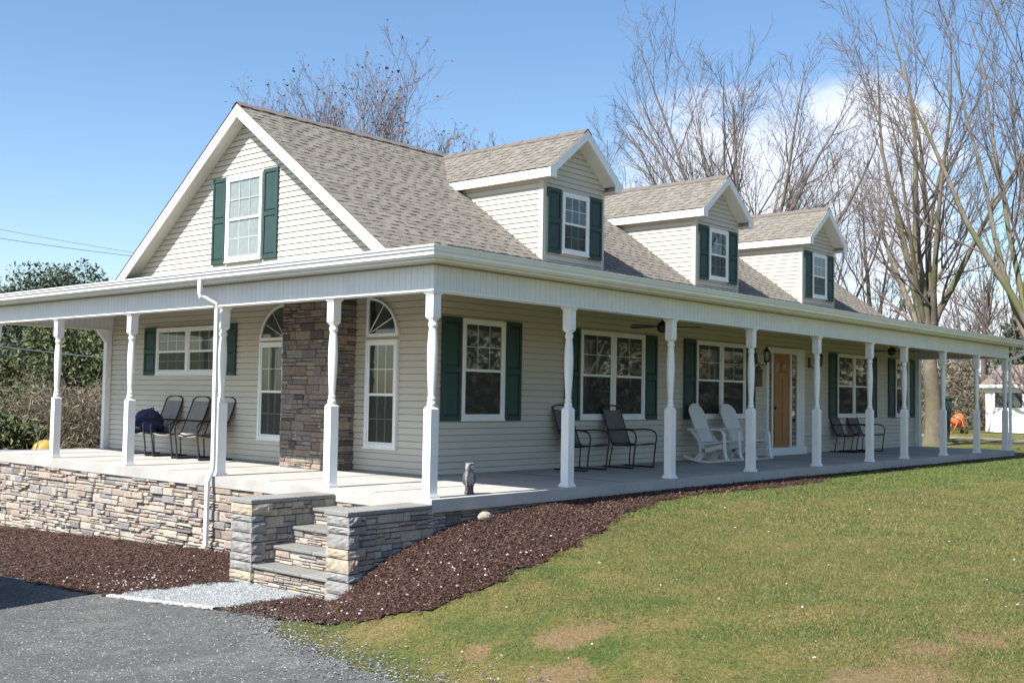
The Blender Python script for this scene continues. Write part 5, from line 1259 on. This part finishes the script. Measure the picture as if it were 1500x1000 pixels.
# blue container at far left
x, y = ray(3, 24); bc = tag(empty('skip_container', (x, y, G(x, y)), R(52)), 'dark blue open skip at the far left beyond the deck', 'container')
s = MB()
o_ = [(-1.2, -.7, .1), (1.2, -.7, .1), (1.2, .7, .1), (-1.2, .7, .1)]; t_ = [(-1.5, -.8, 1.25), (1.35, -.8, 1.25), (1.35, .8, 1.25), (-1.5, .8, 1.25)]
for k in range(4): s.poly([o_[k], o_[(k+1) % 4], t_[(k+1) % 4], t_[k]])
s.poly(o_); s.build('skip_body', 'blueblack', bc); s = MB()
for k in range(4): s.tube([t_[k], t_[(k+1) % 4]], .04, 6)
s.build('rim', 'blueblack', bc)
# far farm building seen under the beam at left
x, y = ray(28, 120); fb = tag(empty('barn', (x, y, G(x, y)-1), R(-30)), 'distant blue grey barn glimpsed under the beam at the far left', 'barn')
s = MB(); s.box((-5, -4, 0), (5, 4, 5.2)); s.build('wall', 'grey_blue', fb); s = MB(); s.prism([(-5.4, -4.5, 5.1), (-5.4, 0, 7.6), (-5.4, 4.5, 5.1)], (10.8, 0, 0)); s.build('roof', 'grey_blue', fb)
# power lines
def wire(label, a, b, sag, r=.02):
    A, B = Vector(a), Vector(b); P = [A.lerp(B, k/24)-Vector((0, 0, sag*4*(k/24)*(1-k/24))) for k in range(25)]
    s = MB(); s.tube(P, r, 5); tag(s.build('power_line', 'grey_blue'), label, 'cable', 'overhead wires')
def at(px, py, dist):
    d = ff*1575.96+rr*(px-750)+uu*(500-py); d.normalize(); return Vector((-8.94177, -9.14962, 1.20851))+d*dist
wire('upper overhead wire crossing the sky left of the gable', at(-260, 282, 78), at(320, 388, 84), .3)
wire('lower overhead wire crossing the sky left of the gable', at(-260, 304, 78), at(320, 388, 84), .35)
wire('overhead wire crossing before the trees under the porch beam', at(-260, 470, 26), at(320, 535, 34), .15, .012)

# ------------------------------------------------------------------ things outside the frame that cast shadow or are mirrored
van = tag(empty('shadow_van', (-4.35, 2.62, 0), R(8)), 'dark blue van added unseen left of the frame to cast the driveway shadow', 'van')  # out of view, added to throw the shadow on the driveway
van.location = (-4.17, 2.30, G(-4.6, 4))
s = MB(); out = [(-.92, 0, .30), (-.95, 0, .95), (-.82, 0, 1.62), (-.70, 0, 1.72), (.70, 0, 1.72), (.82, 0, 1.62), (.95, 0, .95), (.92, 0, .30)]
s.T = Matrix.Translation((-.95, 0, 0)); s.prism([(x, y, z) for x, y, z in out][::-1], (0, 3.4, 0)); s.prism([(x, 3.4, min(z, 1.0)) for x, y, z in out if z < 1.5][::-1], (0, 1.2, 0)); s.build('body', 'blueblack', van)
for sx in (-.85, .85):
    for yy in (.75, 3.7):
        s = MB(); s.T = Matrix.Translation((-.95+sx, yy, .32)) @ Matrix.Rotation(R(90), 4, 'Y'); s.lathe([(.2, -.11), (.33, -.10), (.33, .10), (.2, .11)], 20); s.build('wheel', 'rubber', van)
s = MB(); s.T = Matrix.Translation((-.95, 0, 0)); s.box((-.7, -.015, 1.05), (.7, -.001, 1.5)); s.build('rear_window', 'glass', van)
for k, (x, y, H) in enumerate([(27, -17, 13), (34, -13, 15), (20, -22, 12), (40, -24, 14)]):
    bare_tree('bare_tree', ['bare yard tree mirrored in the wide front window', 'tall bare yard tree mirrored in the far front windows', 'bare yard tree across the lawn, mirrored left in the front window', 'bare yard tree before the neighbouring white house'][k], x, y, H, 150+k, 'bark', 'bark', .4, cfg=dict(trunk=.25, leaders=5, spread=.6, rmin=.03, kids=(3, 4, 3, 2), lev=3), group='yard trees across the lawn')
nb = tag(empty('neighbour_house', (84, -40, G(84, -40)), R(60)), 'white neighbouring house across the lawn, mirrored in the porch windows', 'house')
s = MB(); s.box((-6, -4, 0), (6, 4, 5)); s.build('wall', 'shed_white', nb); s = MB(); s.prism([(-6.4, -4.6, 4.9), (6.4, -4.6, 4.9), (6.4, 0, 8), (-6.4, 0, 8)], (0, .2, 0)); s.prism([(-6.4, 4.6, 4.9), (-6.4, 0, 8), (6.4, 0, 8), (6.4, 4.6, 4.9)], (0, .2, 0)); s.build('roof', 'shed_roof', nb)
for xx in (-4, -1.5, 1.5, 4):
    for zz in (1, 3.3): s = MB(); s.box((xx-.5, -4.03, zz), (xx+.5, -4.001, zz+1.2)); s.build('window', 'interior', nb); s = MB(); s.box((xx-.5, 4.001, zz), (xx+.5, 4.03, zz+1.2)); s.build('window', 'interior', nb)
